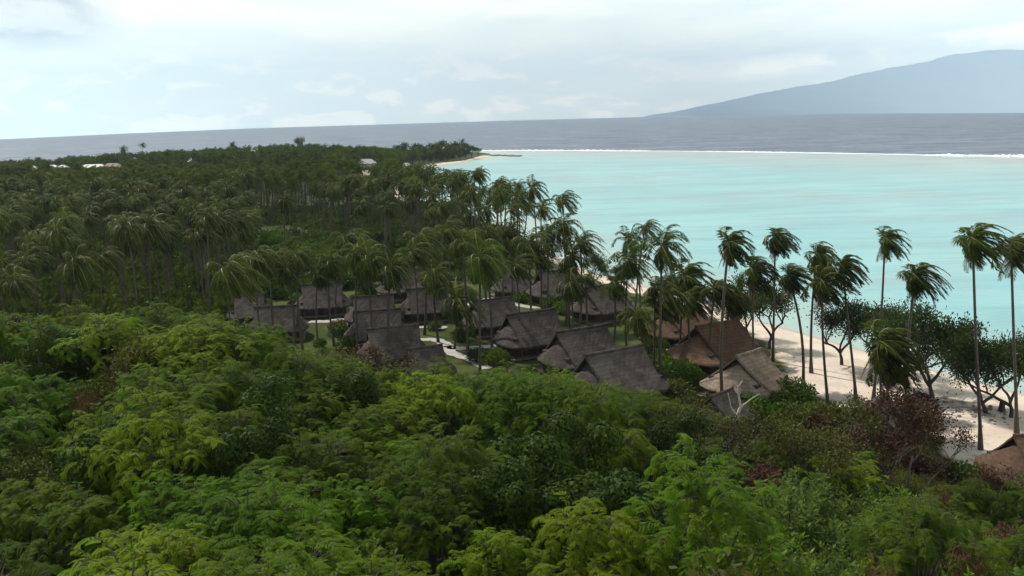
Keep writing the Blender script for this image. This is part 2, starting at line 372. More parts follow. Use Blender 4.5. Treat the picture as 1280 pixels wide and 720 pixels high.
# ------------------------------------------------------------------ lagoon, ocean, reef
reef_px = [(-900, 222), (-300, 212), (0, 203), (300, 196), (500, 190.5), (600, 188.3), (700, 188), (820, 188.6), (950, 190), (1050, 191.5), (1170, 194), (1280, 195.2), (1700, 199)]
reef = np.array([at(*p) for p in reef_px]); reef_t = reef[:, 0] / reef[:, 1]
def reefY(t_): return np.interp(t_, reef_t, reef[:, 1])
tt = np.linspace(-1.15, 1.15, 420)
def sheet(name, mt, lo, hi, nrow, z=0., attrs=()):
    u = np.linspace(0, 1, nrow)[:, None]; lo = np.broadcast_to(lo, tt.shape); hi = np.broadcast_to(hi, tt.shape)
    Yg = lo * (hi / lo) ** u; Xg = Yg * tt[None]
    ii = np.arange(Yg.size).reshape(Yg.shape); mb = MB()
    mb.add(np.stack([Xg.ravel(), Yg.ravel(), np.full(Yg.size, z)], 1), np.stack([ii[:-1, :-1], ii[:-1, 1:], ii[1:, 1:], ii[1:, :-1]], -1).reshape(-1, 4))
    ob = mb.build(name, mt, None, True); tag(ob, kind='structure')
    rd = (reefY(np.broadcast_to(tt, Yg.shape)) - Yg).ravel()
    sdd = -sdist(np.stack([Xg.ravel(), Yg.ravel()], 1), shore)
    for nm, vals in (('reef_dist', rd), ('shore_dist', sdd)):
        a_ = ob.data.attributes.new(nm, 'FLOAT', 'POINT'); a_.data.foreach_set('value', vals.astype(np.float32))
    return ob
m, t, o = mat('lagoon_water')
pos = t.n('ShaderNodeNewGeometry').outputs['Position']
rd = t.n('ShaderNodeAttribute', attribute_name='reef_dist').outputs['Fac']; sh = t.n('ShaderNodeAttribute', attribute_name='shore_dist').outputs['Fac']
na = t.noise(t.scl(pos, .5, 1.6, 1), .018, 5, .6); nb = t.noise(t.scl(pos, .35, 1.5, 1), .06, 5, .65)
col = t.mix(t.step(na, .32, .66), (.145, .375, .395), (.225, .46, .462))
col = t.mix(t.m('MULTIPLY', t.step(nb, .48, .64), .6), col, (.14, .305, .335))
pt = t.noise(t.scl(pos, .45, 1, 1), .016, 7, .68, ); pm = t.m('MULTIPLY', t.step(pt, .47, .57), t.step(t.noise(t.scl(pos, .5, 1.2, 1), .11, 4, .7), .42, .6))
col = t.mix(t.m('MULTIPLY', pm, .8), col, (.225, .31, .31))
pale = t.m('SUBTRACT', 1.0, t.step(t.m('ADD', rd, t.m('MULTIPLY', t.m('SUBTRACT', na, .5), 260)), 40, 270))
reefc = t.mix(t.step(t.noise(t.scl(pos, .4, 1.3, 1), .05, 6, .7), .38, .66), (.345, .365, .35), (.20, .25, .26))
col = t.mix(t.m('MULTIPLY', pale, .85), col, reefc)
# pale sand shelf by the beach, some ripple streaks
shelf = t.m('SUBTRACT', 1.0, t.step(t.m('ADD', sh, t.m('MULTIPLY', t.m('SUBTRACT', nb, .5), 18)), 2, 34))
col = t.mix(t.m('MULTIPLY', shelf, .75), col, (.34, .43, .385))
str_ = t.m('MULTIPLY', t.step(t.noise(t.scl(pos, .10, .9, 1), .25, 4, .6), .50, .66), t.step(t.noise(pos, .012, 3, .5), .46, .62))
col = t.mix(t.m('MULTIPLY', str_, .6), col, (.24, .33, .345))
p = t.n('ShaderNodeBsdfPrincipled'); t.put(p.inputs['Base Color'], col); p.inputs['Roughness'].default_value = .35
p.inputs['Specular IOR Level'].default_value = .22
b = t.n('ShaderNodeBump'); b.inputs['Strength'].default_value = .35; b.inputs['Distance'].default_value = .3
t.put(b.inputs['Height'], t.noise(t.scl(pos, .6, 1, 1), .9, 4, .6)); t.put(p.inputs['Normal'], b.outputs[0]); t.put(o.inputs[0], p.outputs[0])
sheet('lagoon', m, 40, reefY(tt), 260)

m, t, o = mat('ocean_water')
pos = t.n('ShaderNodeNewGeometry').outputs['Position']
wv = t.noise(t.scl(pos, .35, 1, 1), .03, 8, .68); wv2 = t.noise(t.scl(pos, .5, 1, 1), .16, 5, .65)
col = t.mix(t.step(t.m('ADD', t.m('MULTIPLY', wv, .55), t.m('MULTIPLY', wv2, .45)), .38, .62), (.045, .078, .125), (.20, .235, .285))
cap_ = t.m('MULTIPLY', t.step(wv2, .66, .70), t.step(wv, .45, .62)); col = t.mix(t.m('MULTIPLY', cap_, .8), col, (.7, .75, .8))
p = t.n('ShaderNodeBsdfPrincipled'); t.put(p.inputs['Base Color'], col); p.inputs['Roughness'].default_value = .55
p.inputs['Specular IOR Level'].default_value = .25
b = t.n('ShaderNodeBump'); b.inputs['Strength'].default_value = 1; b.inputs['Distance'].default_value = 4
t.put(b.inputs['Height'], wv); t.put(p.inputs['Normal'], b.outputs[0]); t.put(o.inputs[0], p.outputs[0])
# where the sea fades out under the sky
hx = np.array([-400, 0, 160, 320, 640, 820, 1050, 1280, 1700]); hd = np.array([16, 8.4, 5.2, 2.9, 1.6, 1.6, 3.8, 8.6, 18])
hT = np.array([ray(a, 150)[0] for a in hx]); farY = H * F / np.interp(tt, hT, hd)
rY = reefY(tt)
sheet('ocean', m, rY, np.maximum(farY, rY * 1.5), 220)

# breaking surf on the reef: a low broken ridge of white water
m, t, o = mat('surf_foam')
pos = t.n('ShaderNodeNewGeometry').outputs['Position']
p = t.n('ShaderNodeBsdfPrincipled'); t.put(p.inputs['Base Color'], t.mix(t.step(t.noise(pos, .12, 5, .7), .4, .6), (.70, .76, .80), (.84, .86, .87)))
p.inputs['Roughness'].default_value = .8; t.put(o.inputs[0], p.outputs[0])
ts = np.linspace(reef_t[0], reef_t[-1], 2600); yr = reefY(ts)
def n1d(x, s): return sum(np.sin(x * s * f + ph) / (i + 1) for i, (f, ph) in enumerate(((1, .3), (2.3, 1.7), (4.9, 4.1), (9.7, 2.2), (21, 5))))
env = np.clip(.62 + .42 * n1d(ts, 23), .05, 1.3) * np.where((ts > .30) & (ts < .43), .38, 1)
env = np.where(ts > .45, env * 1.2 + .3, env * .8)
mb = MB()
prof = [(-1, 0), (-.6, .25), (-.2, .8), (0, 1), (.25, .55), (.6, .15), (1, 0)]
P = np.stack([np.stack([ts * (yr + a * 9 * (.5 + env)), yr + a * 9 * (.5 + env) + 1.5 * n1d(ts, 150), .006 + h * 1.1 * env * (.75 + .25 * np.sin(ts * 900 + a * 3))], 1) for a, h in prof], 0)
ii = np.arange(P.shape[0] * P.shape[1]).reshape(P.shape[:2])
mb.add(P.reshape(-1, 3), np.stack([ii[:-1, :-1], ii[:-1, 1:], ii[1:, 1:], ii[1:, :-1]], -1).reshape(-1, 4))
tag(mb.build('surf', m, None, True), 'thin white line of surf breaking along the outer reef edge', 'surf', kind='stuff')
# low dark rock bars at the peninsula tip
def rocks(name, pts, label, cat='rocks', zz=.1, n=60, spread=3, size=(.5, 1.6), mt='rock', kind='stuff'):
    mb = MB(); pts = np.array(pts)
    for i in range(n):
        q = pts[rng.integers(len(pts) - 1)]; k = np.where((pts == q).all(1))[0][0]; u = rng.random(); c = pts[k] * (1 - u) + pts[k + 1] * u
        r = rng.uniform(*size); c = c + np.append(rng.normal(0, spread, 2), 0); 
        a = np.arange(7) * 2 * PI / 7 + rng.random(); rr = r * rng.uniform(.7, 1.2, 7)
        ring0 = np.stack([np.cos(a) * rr, np.sin(a) * rr, np.full(7, -.3)], 1) + c; ring1 = np.stack([np.cos(a) * rr * .7, np.sin(a) * rr * .7, np.full(7, r * .45)], 1) + c
        top = c + np.array([0, 0, r * .6]); j = np.arange(7); j2 = (j + 1) % 7
        mb.add(np.concatenate([ring0, ring1]), np.stack([j, j2, j2 + 7, j + 7], 1)); mb.add(np.concatenate([ring1, [top]]), np.stack([j, j2, np.full(7, 7)], 1))
    return tag(mb.build(name, M[mt]), label, cat, kind=kind)
rocks('rock_bar', [at(603, 195, .1), at(625, 194.6, .1), at(650, 195.5, .1)], 'dark coral rock bar reaching out from the wooded point', n=90, spread=2.5, size=(1, 2.4))

# ------------------------------------------------------------------ haze
hb = MB(); hb.box((0, 15500, 1195), (40000, 32000, 2400))
m, t, o = mat('haze_air'); v = t.n('ShaderNodeVolumePrincipled'); v.inputs['Color'].default_value = (.56, .75, 1.0, 1); v.inputs['Density'].default_value = 6.0e-5
v.inputs['Anisotropy'].default_value = 0.0
t.put(o.inputs['Volume'], v.outputs[0])
hzo = hb.build('haze', m); tag(hzo, 'thin pale sea haze between the viewer and the far island', 'haze', kind='stuff')
# box from z=-10 upward
for vv in hzo.data.vertices: vv.co.z = -262 if vv.co.z < 1000 else 1960

# ------------------------------------------------------------------ far island
mx = [820, 850, 900, 950, 1000, 1050, 1100, 1150, 1200, 1235, 1280, 1340, 1420, 1500, 1620]
my = [144, 138, 128, 117, 107.5, 99, 88, 77, 67.5, 64, 62, 60, 66, 84, 120]
tx = np.linspace(822, 1618, 200); ty = np.interp(tx, mx, my) + .9 * n1d(tx, .045) * np.clip((tx - 830) / 200, 0, 1)
YM = 25000.; rows = []
for k, (f, dy) in enumerate(((-.15, -7000), (.0, -6000), (.35, -3600), (.7, -1700), (.93, -500), (1, 0), (.6, 2500), (-.1, 6000))):
    pts = []
    for a, b_ in zip(tx, ty):
        d = ray(a, b_); zt = H + d[2] * YM; xx = d[0] * YM
        wob = 1 + .05 * math.sin(a * .11 + k * 1.7) * (f < .95)
        pts.append((xx, YM + dy + 300 * math.sin(a * .06 + k), max(zt, 20) * f * wob - (250 if f < 0 else 0)))
    rows.append(pts)
P = np.array(rows); ii = np.arange(P.shape[0] * P.shape[1]).reshape(P.shape[:2]); mb = MB()
mb.add(P.reshape(-1, 3), np.stack([ii[:-1, :-1], ii[:-1, 1:], ii[1:, 1:], ii[1:, :-1]], -1).reshape(-1, 4))
m_isl = simple('far_island', (.03, .05, .06), (.05, .07, .08), .0006, .95, 0, obj=False)
tag(mb.build('mountain', m_isl, None, True), kind='structure')
#==TREES==
# ------------------------------------------------------------------ palms
def rot_z(v, a):
    c, s_ = math.cos(a), math.sin(a); return np.stack([v[..., 0] * c - v[..., 1] * s_, v[..., 0] * s_ + v[..., 1] * c, v[..., 2]], -1)
WIND = np.array([1., -.12, .05])
def frond_curve(d, L, n, g, w, rg):
    p = np.zeros(3); pts = [p.copy()]; ds = [d.copy()]
    for i in range(n):
        t_ = (i + 1) / n
        d = d + np.array([0, 0, -g]) * (.4 + 1.2 * t_) + WIND * w * (.4 + .9 * t_); d = d / np.linalg.norm(d)
        p = p + d * L / n; pts.append(p.copy()); ds.append(d.copy())
    return np.array(pts), np.array(ds)
def crown_mesh(rg, nf=26, nl=26, wind=.16, name='crown', size=1., dry=False, lw=.085, grav=1.):
    mb = MB(); 
    for i in range(nf):
        a = i * 2.39996 + rg.uniform(-.2, .2); u = (i + .5) / nf
        e = math.radians(84 - 140 * u ** .9 + rg.uniform(-8, 8)) if not dry else math.radians(rg.uniform(-75, -40))
        d = np.array([math.cos(a) * math.cos(e), math.sin(a) * math.cos(e), math.sin(e)])
        if not dry and math.cos(a) < -.1 and e < .6 and rg.random() < .62: continue
        if not dry and math.cos(a) < 0: a_ = .8
        else: a_ = 1.0
        L = a_ * size * rg.uniform(3.7, 5.0) * (.8 + .2 * math.sin(PI * min(1, u + .25)))
        pts, ds = frond_curve(d, L, 9, grav * rg.uniform(.24, .42), wind * rg.uniform(.5, 1.25), rg)
        mb.tube(pts, np.linspace(.055, .014, 10), 3, 0 if dry else 1, False)
        tj = np.linspace(.10, .99, nl); xi = np.arange(10) / 9.
        p = np.stack([np.interp(tj, xi, pts[:, k]) for k in range(3)], 1); dj = unit(np.stack([np.interp(tj, xi, ds[:, k]) for k in range(3)], 1))
        s_ = unit(np.cross(dj, np.array([.02, .01, 1.]))); up_ = np.cross(s_, dj)
        for sg in (1, -1):
            ld = unit(dj * .5 + s_ * sg * .8 + np.array([0, 0, -.45]) + WIND * wind * 1.5 + rg.normal(0, .09, (nl, 3)))
            LL = size * (1.05 * np.sin(PI * (.16 + .78 * tj)) ** .6) * rg.uniform(.85, 1.1, nl)
            sd_ = unit(np.cross(ld, up_ + rg.normal(0, .25, (nl, 3))))
            mb.leaves(p, ld, sd_, LL, lw * size * 1.25, 0, .4)
    return mb.mesh(name, M['palm_dry'] if dry else [M['palm'], M['palm_rib']])
CR = [crown_mesh(np.random.default_rng(100 + i), 30, 24, w_, lw=.10, size=1.02, grav=.85) for i, w_ in enumerate((.08, .16, .22, .10, .18, .04, .13, .26))]
CRS = [crown_mesh(np.random.default_rng(150 + i), 44, 30, w_, lw=.105, size=.96, grav=1.1) for i, w_ in enumerate((.36, .42, .32, .38, .46))]       # seen closest, by the beach
CRL = [crown_mesh(np.random.default_rng(200 + i), 20, 13, w_, lw=.19, size=1.15, grav=.75) for i, w_ in enumerate((.08, .14, .2, .1))]             # for the distance
DRY = [crown_mesh(np.random.default_rng(300 + i), 5, 18, .08, 'dry_frond', .72, True) for i in range(3)]
def trunk_mb(base, top, r, mb=None, bend=.5, k=7, n=9):
    mb = mb or MB(); base = np.asarray(base, float); top = np.asarray(top, float)
    u = np.linspace(0, 1, n); d = top - base
    off = np.sin(u * PI)[:, None] * np.array([bend * r * 2, bend * r, 0])
    pts = base + u[:, None] * np.array([0, 0, d[2]]) + (u ** 1.35)[:, None] * np.array([d[0], d[1], 0]) + off
    rad = r * (.62 + .38 * (1 - u)) + r * .75 * np.exp(-u * 16)
    mb.tube(pts, rad, k); return mb
PALMS = []
def palm(base, top, label, group, crowns=CR, size=1., dry=True, rz=None, k=7):
    base = np.asarray(base, float); top = np.asarray(top, float)
    t = thing('coconut_palm', base - np.array([0, 0, .15]), 0, 1, label, 'palm tree', group)
    loc = top - base + np.array([0, 0, .15])
    trunk_mb((0, 0, 0), loc, .17 * random.uniform(.85, 1.15), None, random.uniform(-1.5, 1.5), k).build('trunk', M['palm_trunk'], t, True)
    c = link('crown', random.choice(crowns), t, loc.tolist()); s_ = size * random.uniform(.9, 1.1); c.scale = (s_, s_, s_ * random.uniform(.92, 1.08))
    c.rotation_euler = (random.uniform(-.1, .1), random.uniform(-.1, .1), random.uniform(-.8, .7) if rz is None else rz)
    if dry:
        f = link('dry_fronds', random.choice(DRY), t, (loc - np.array([0, 0, .1])).tolist()); f.rotation_euler = (0, 0, random.uniform(0, 6)); f.scale = (s_, s_, s_)
    PALMS.append((t, top, base)); return t
SHORE_G = 'coconut palms standing along the beach'
# crown pixel, base pixel (None: hidden), assumed crown height, size, label
named = [
 (1216, 300, (1226, 562), 0, 1.06, 'tall slender wind bent palm alone on bare sand near the right edge'),
 (1264, 312, (1271, 541), 0, 1.0, 'tall palm cut by the right edge of the photo, crown blown right'),
 (1106, 300, None, 17.5, .78, 'thin palm rising high above the beach trees, small crown streaming right'),
 (1144, 345, None, 15.5, .86, 'shorter palm just right of the thin tall one, one frond flung left'),
 (911, 305, None, 18, .85, 'leftmost tall palm of the cluster above the dark round beach tree'),
 (941, 338, (943, 480), 0, 1.0, 'palm with long straight trunk crossing the tan bungalow roof'),
 (969, 297, (966, 452), 0, .95, 'highest palm of the cluster behind the tan roofed bungalow'),
 (986, 345, (1003, 492), 0, .9, 'palm leaning left over open sand right of the tan roof'),
 (1021, 318, (1014, 466), 0, .95, 'palm with double looking crown over the sand, upper one of the pair'),
 (1027, 352, (1035, 508), 0, 1.0, 'lower palm of the crossing pair on the sand, full drooping crown'),
 (1053, 332, (1070, 500), 0, .85, 'palm right of the crossing pair, fronds streaming to the right'),
 (785, 300, (800, 392), 0, .95, 'left palm of three rising over the pale shallows in mid photo'),
 (806, 285, (794, 398), 0, .8, 'tallest of three palms rising over the pale shallows in mid photo'),
 (786, 325, None, 13, .95, 'low crowned palm under the pair over the pale shallows'),
 (827, 308, None, 16.5, .9, 'right palm of three rising over the pale shallows'),
 (856, 348, (850, 455), 0, 1.25, 'big dense crowned palm in front of the reddish roofs'),
 (862, 372, (868, 462), 0, 1.05, 'palm tucked under the big dense crown before the reddish roofs'),
 (893, 362, (884, 468), 0, 1.05, 'palm beside the big dense crown, right of it'),
 (912, 372, (912, 452), 0, .9, 'small palm over the ridge of the reddish bungalow'),
 (797, 396, None, 8, 1.0, 'low palm with wide hanging fronds between grey and reddish roofs'),
 (1098, 430, None, 9.5, 1.15, 'low leafy palm leaning over the grey roof behind the russet bushes'),
 (1112, 452, None, 7.5, 1.1, 'short bushy palm hanging over the grey roof at right'),
 (703, 249, None, 17.5, .85, 'solitary crown standing highest over the lagoon right of the grove'),
 (665, 235, None, 18.5, .85, 'palm with raised spear frond above the lagoon at grove edge'),
 (676, 260, None, 16.5, .95, 'palm just under the spear fronded one at the grove edge'),
 (649, 248, None, 16, .85, 'palm at the end of the grove, left of the spear fronded one'),
 (624, 243, None, 17, .9, 'rounded palm crown at the grove edge against turquoise water'),
 (638, 262, None, 15, .9, 'palm in the thick clump at the grove edge'),
 (593, 218, None, 20, .85, 'tall palm with stacked fronds against the lagoon by the far point'),
 (588, 240, None, 17, .9, 'palm directly below the stacked tall palm at the lagoon'),
 (573, 222, None, 18, .75, 'slim palm with small crown against the lagoon'),
 (548, 231, None, 16.5, .85, 'palm left of the slim one against the lagoon'),
 (530, 217, None, 18.5, .8, 'palm with thin trunk seen through to the bright water'),
 (512, 230, None, 16.5, .95, 'dark palm at the left end of the lagoon opening'),
 (499, 232, None, 16, .9, 'dark palm doubled with its neighbour at the lagoon opening'),
 (551, 259, None, 14, .95, 'lower palm at the grove edge under the slim ones'),
 (704, 283, None, 15, 1.0, 'palm over the roofs, below the solitary high crown'),
 (684, 294, None, 14, 1.0, 'thick palm left of the one below the solitary crown'),
 (725, 304, None, 14, 1.05, 'rightmost palm of the grove, fronds spread over the pale shallows'),
 (713, 320, None, 12, .9, 'low palm at the grove corner above the bungalow roof'),
 (541, 345, (548, 428), 0, 1.05, 'palm rising between the bungalows with drooping dark fronds'),
 (572, 375, (568, 436), 0, 1.1, 'short palm with a yellowing frond between the bungalow rows'),
 (433, 300, (420, 396), 0, 1.35, 'very large shaggy palm behind the three stepped roofs'),
 (447, 318, None, 14, 1.1, 'palm pressed against the very large shaggy one'),
 (397, 345, (398, 432), 0, .8, 'thin palm before the reddish brown roof at left'),
 (489, 335, None, 13, .95, 'palm over the half hidden roofs in the middle row'),
 (600, 322, None, 15, 1.1, 'broad palm with pale curved frond above the middle roofs'),
 (578, 300, None, 15.5, 1.0, 'palm behind the broad one with the pale frond'),
 (633, 300, (632, 395), 0, 1.0, 'palm beside the path behind the middle roofs'),
 (660, 305, None, 14, .95, 'palm over the far bungalow beside the lawn'),
 (733, 348, (739, 450), 0, .6, 'thin palm whose trunk crosses the grey roofs right of centre'),
 (286, 340, None, 14, 1.1, 'palm at the left end of the bungalow row'),
 (320, 322, None, 14, 1.0, 'palm above the small grey roof at left'),
 (357, 338, None, 12, .9, 'palm behind the small grey roofs at left'),
]
xr = np.random.default_rng(31)
for cx, cy, h in ((338, 330, 13), (372, 318, 14), (415, 330, 12), (462, 322, 14), (515, 318, 13.5), (612, 335, 12), (648, 330, 12), (676, 318, 12.5), (712, 350, 10), (770, 352, 10), (815, 358, 11), (835, 372, 10), (636, 285, 14), (607, 292, 14.5), (560, 290, 14.5), (528, 296, 14)):
    named.append((cx + xr.uniform(-4, 4), cy + xr.uniform(-4, 4), None, h, xr.uniform(.75, .95), f'{"short" if h < 11.5 else "tall" if h > 13 else "mid height"} palm among the bungalow roofs, {place(cx / 12.8, cy / 7.2)}'))
used_xy = []
for cx, cy, bp, h, sz, lab in named:
    if bp is not None:
        b_ = at(*bp, z=G0); d = ray(cx, cy); top = np.array([d[0] * b_[1], b_[1], H + d[2] * b_[1]])
        b_[2] = gz(b_[0], b_[1])
    else:
        top = at(cx, cy, z=G0 + h); b_ = top.copy(); b_[0] += random.uniform(-.6, .3); b_[1] += random.uniform(-.5, .5); b_[2] = gz(b_[0], b_[1])
    near = top[1] < 135 and cx > 830
    palm(b_, top, lab, SHORE_G if cx > 740 else 'coconut palms at the edge of the grove and among the bungalows', CRS if near else CR, sz, dry=near)
    used_xy.append(b_[:2])
# grove fill: rejection sampled on the flat
def inpoly(P, px, z=0.0): return sdist(P, np.array([at(a, b, z)[:2] for a, b in px])) > 0
grove_px = [(-60, 213), (0, 210.5), (200, 204.5), (400, 198.2), (590, 193), (560, 203), (505, 208), (488, 228), (500, 252), (560, 270), (640, 300), (660, 318), (640, 336), (600, 340), (540, 345), (470, 345), (400, 350), (330, 372), (250, 420), (100, 470), (-60, 500)]
gaps = [(lambda p: [(300, 318), (380, 300), (400, 318), (470, 326), (440, 352), (330, 365), (310, 345)])(0), [(310, 292), (350, 286), (420, 296), (400, 312), (330, 312)]]
cand = np.stack([rng.uniform(-560, 120, 60000), rng.uniform(96, 880, 60000)], 1)
cand = cand[inpoly(cand, grove_px)]
for gp in gaps: cand = cand[~inpoly(cand, gp)]
cand = cand[sdist(cand, shore) > 6]
cx_ = np.array([proj((a, b, 12))[0] for a, b in cand]); cand = cand[cx_ > -45]
pts = list(used_xy); grid = {}; sel = []
def ok(p, r):
    for q in near_pts(p):
        if (q[0] - p[0]) ** 2 + (q[1] - p[1]) ** 2 < r * r: return False
    return True
def near_pts(p):
    i, j = int(p[0] // 10), int(p[1] // 10)
    for a in (-1, 0, 1):
        for b in (-1, 0, 1):
            yield from grid.get((i + a, j + b), ())
def put(p): grid.setdefault((int(p[0] // 10), int(p[1] // 10)), []).append(p)
for p_ in pts: put(p_)
for p_ in cand:
    if ok(p_, 4.9 if p_[1] < 230 else 5.9): put(p_); sel.append(p_)
sel.sort(key=lambda p: p[1])
NIND = 236
SKX = [-100, 0, 60, 150, 240, 300, 380, 450, 500, 540, 600]; SKY = [204, 203, 199, 192, 187, 182, 180, 183, 187, 186, 186]
HSE = [(hx_, hw_, hy_, at(hx_, by_, G0)[1]) for hx_, hw_, hy_, by_ in ((42, 9, 215, 221), (66, 9, 213, 219), (80, 8, 213, 219), (118, 22, 212, 218), (142, 12, 212, 218), (458, 11, 212, 215), (457, 9, 226, 228), (506, 9, 210, 213), (168, 5, 202, 211), (236, 7, 205, 211), (316, 8, 191, 202))]
def cap_h(x_, y_, h):                 # keep the far crowns at the height of the real treeline
    px_, py_ = proj((x_, y_, G0 + h)); lim = np.interp(px_, SKX, SKY) + random.uniform(0, 10)
    for hx_, hw_, hy_, hd_ in HSE:
        if abs(px_ - hx_) < hw_ and hd_ - 420 < y_ < hd_ + 8: lim = max(lim, hy_)
    return h if py_ > lim else max(3.0, h - (lim - py_) * y_ / F)
for p_ in sel[:NIND]:
    h = random.uniform(10.5, 17.5); b_ = np.array([p_[0], p_[1], gz(*p_)]); top = b_ + np.array([random.uniform(-.6, 1.4), random.uniform(-.8, .8), h])
    a, b2 = pct(top); lean = 'leaning' if abs(top[0] - b_[0]) > 1.0 else ('tall' if h > 15.2 else 'short' if h < 12 else 'mid height')
    palm(b_, top, f'{lean} palm in the dense grove, {place(a, b2)}', 'coconut palms of the dense grove', CR, random.uniform(.76, .96), dry=False, k=5)
# the rest of the grove: past three hundred palms, one object of stuff
def mesh_np(me):
    v = np.zeros(len(me.vertices) * 3, np.float32); me.vertices.foreach_get('co', v); v = v.reshape(-1, 3)
    n = len(me.polygons); tot = np.zeros(n, np.int32); me.polygons.foreach_get('loop_total', tot); lv = np.zeros(len(me.loops), np.int32); me.loops.foreach_get('vertex_index', lv)
    assert (tot == 4).all(); return v, lv.reshape(-1, 4)
LP = [mesh_np(m_) for m_ in CRL]
def blob(rg, R, Hh, n, leaf, lump=7):
    """uneven broadleaf crown of loose leaf clumps"""
    cs = unit(rg.normal(0, 1, (lump, 3))) * np.array([R * .62, R * .62, Hh * .5]); cs[:, 2] = np.abs(cs[:, 2]) * .9 + Hh * .25
    k = rg.integers(lump, size=n); u = unit(rg.normal(0, 1, (n, 3))); r = rg.uniform(.75, 1.08, (n, 1)) * rg.uniform(.32, .55, lump)[k][:, None] * R
    p = cs[k] + u * r * np.array([1, 1, .75])
    d = unit(u * .6 + rg.normal(0, .6, (n, 3)) + np.array([0, 0, -.15])); s_ = unit(np.cross(d, u + rg.normal(0, .5, (n, 3))))
    return p, d, s_, leaf * rg.uniform(.7, 1.3, n)
mb = MB()
for p_ in sel[NIND:]:
    b_ = np.array([p_[0], p_[1], G0]); far = min(1, (p_[1] - 250) / 500)
    if rng.random() < .10 + .32 * far:
        R = rng.uniform(2.8, 4.6); n = int(np.interp(p_[1], [200, 700], [420, 190])); p, d, s_, L = blob(rng, R, R * 1.5, n, np.interp(p_[1], [200, 800], [.55, 1.1]))
        hh = cap_h(p_[0], p_[1], rng.uniform(5, 10.0) + R) - R; mb.leaves(p + b_ + np.array([0, 0, hh]), d, s_, L, L * .6)
        mb.tube([b_, b_ + np.array([.3, 0, hh + 2])], [.25, .15], 4, 1, False)
    else:
        h = cap_h(p_[0], p_[1], rng.uniform(11, 17) + 1.2) - 1.2; top = b_ + np.array([rng.uniform(-.8, 1.5), rng.uniform(-.8, .8), h])
        v, f = LP[rng.integers(len(LP))]; a = rng.uniform(-.5, .5); mb.add(rot_z(v, a) * rng.uniform(.8, 1.1) + top, f)
        mb.tube([b_, (b_ + top) / 2 + np.array([.2, 0, 0]), top], [.2, .16, .12], 4, 1, False)
# shade and undergrowth plants beneath the grove
n = 15000; cw = np.where(cand[:, 1] < 340, 1.0, .05) / cand[:, 1]; q = cand[rng.choice(len(cand), size=n, p=cw / cw.sum())] + rng.normal(0, 2, (n, 2)); R = rng.uniform(.8, 2.4, n)
for i in range(16):
    off = rng.normal(0, .5, (n, 3)) * R[:, None]; off[:, 2] = np.abs(off[:, 2])
    d = unit(rng.normal(0, 1, (n, 3)) + np.array([0, 0, .6])); s_ = unit(np.cross(d, rng.normal(0, 1, (n, 3))))
    mb.leaves(np.column_stack([q, np.full(n, G0)]) + off, d, s_, R * .55, R * .3)
tag(mb.build('distant_grove', [M['far'], M['palm_trunk']]), 'mass of palms and broadleaf trees filling the coast out to the point', 'woodland', kind='stuff')

# ------------------------------------------------------------------ broadleaf tree builders
def limbs(rg, h, spread, r0=.22, forks=3, fork_h=.3, levels=3, lean=(0, 0)):
    """returns wood MB and the tips of the twigs"""
    mb = MB(); tips = []
    def grow(p, d, L, r, lv):
        n = 5; pts = [p]; dd_ = d.copy()
        for i in range(n):
            dd_ = unit(dd_ + rg.normal(0, .16, 3) + np.array([0, 0, .05])); pts.append(pts[-1] + dd_ * L / n)
        mb.tube(pts, np.linspace(r, r * .6, n + 1), 5 if lv < 2 else 4, 0, False)
        if lv >= levels: tips.append(pts[-1]); tips.append(pts[-3]); return
        for j in range(forks if lv == 0 else rg.integers(2, 4)):
            a = rg.uniform(0, 2 * PI) if lv else j * 2 * PI / forks + rg.uniform(-.5, .5)
            el_ = rg.uniform(.25, .95); nd = unit(np.array([math.cos(a) * math.cos(el_), math.sin(a) * math.cos(el_), math.sin(el_)]) * .9 + dd_ * .5)
            nd[0] *= 1.1
            grow(pts[-1] if j else pts[-2], nd, spread * (.75 ** lv) * rg.uniform(.45, .7), r * .62, lv + 1)
    d0_ = unit(np.array([lean[0], lean[1], 1.])); grow(np.array([0, 0, -.2]), d0_, h * fork_h, r0, 0)
    return mb, np.array(tips)
def clump_leaves(rg, tips, n_per, rad, leaf, flat=.7, wl=.55, updir=.25):
    k = np.repeat(np.arange(len(tips)), n_per); n = len(k); o = rg.normal(0, 1, (n, 3)) * rad * np.array([.55, .55, .55 * flat]); rr = rad * rg.uniform(.6, 1.3, len(tips))[k][:, None] / rad
    p = tips[k] + o * rr; d = unit(unit(o) + rg.normal(0, .5, (n, 3)) + np.array([0, 0, updir])); s_ = unit(np.cross(d, rg.normal(0, 1, (n, 3)) + np.array([0, 0, 1.2])))
    mb = MB(); L = leaf * rg.uniform(.7, 1.3, n); mb.leaves(p, d, s_, L, L * wl); return mb
def make_tree_mesh(seed, h, spread, leafm, leaf, n_per=40, rad=.8, r0=.22, fork_h=.3, levels=3, forks=3, lean=(0, 0), wood='bark', flat=.7, wl=.55):
    rg = np.random.default_rng(seed); w, tips = limbs(rg, h, spread, r0, forks, fork_h, levels, lean)
    return w.mesh('trunk', M[wood], True), clump_leaves(rg, tips, n_per, rad, leaf, flat, wl).mesh('crown', M[leafm])
def put_tree(name, meshes, loc, rz, sc, label, cat, group=None, parts=('trunk', 'crown')):
    t = thing(name, loc, rz, sc, label, cat, group)
    for nm, me in zip(parts, meshes):
        if me is not None: link(nm, me, t)
    return t
def base_at(px, py):
    b = at(px, py, G0)
    for _ in range(6): b = at(px, py, gz(b[0], b[1]))
    return b
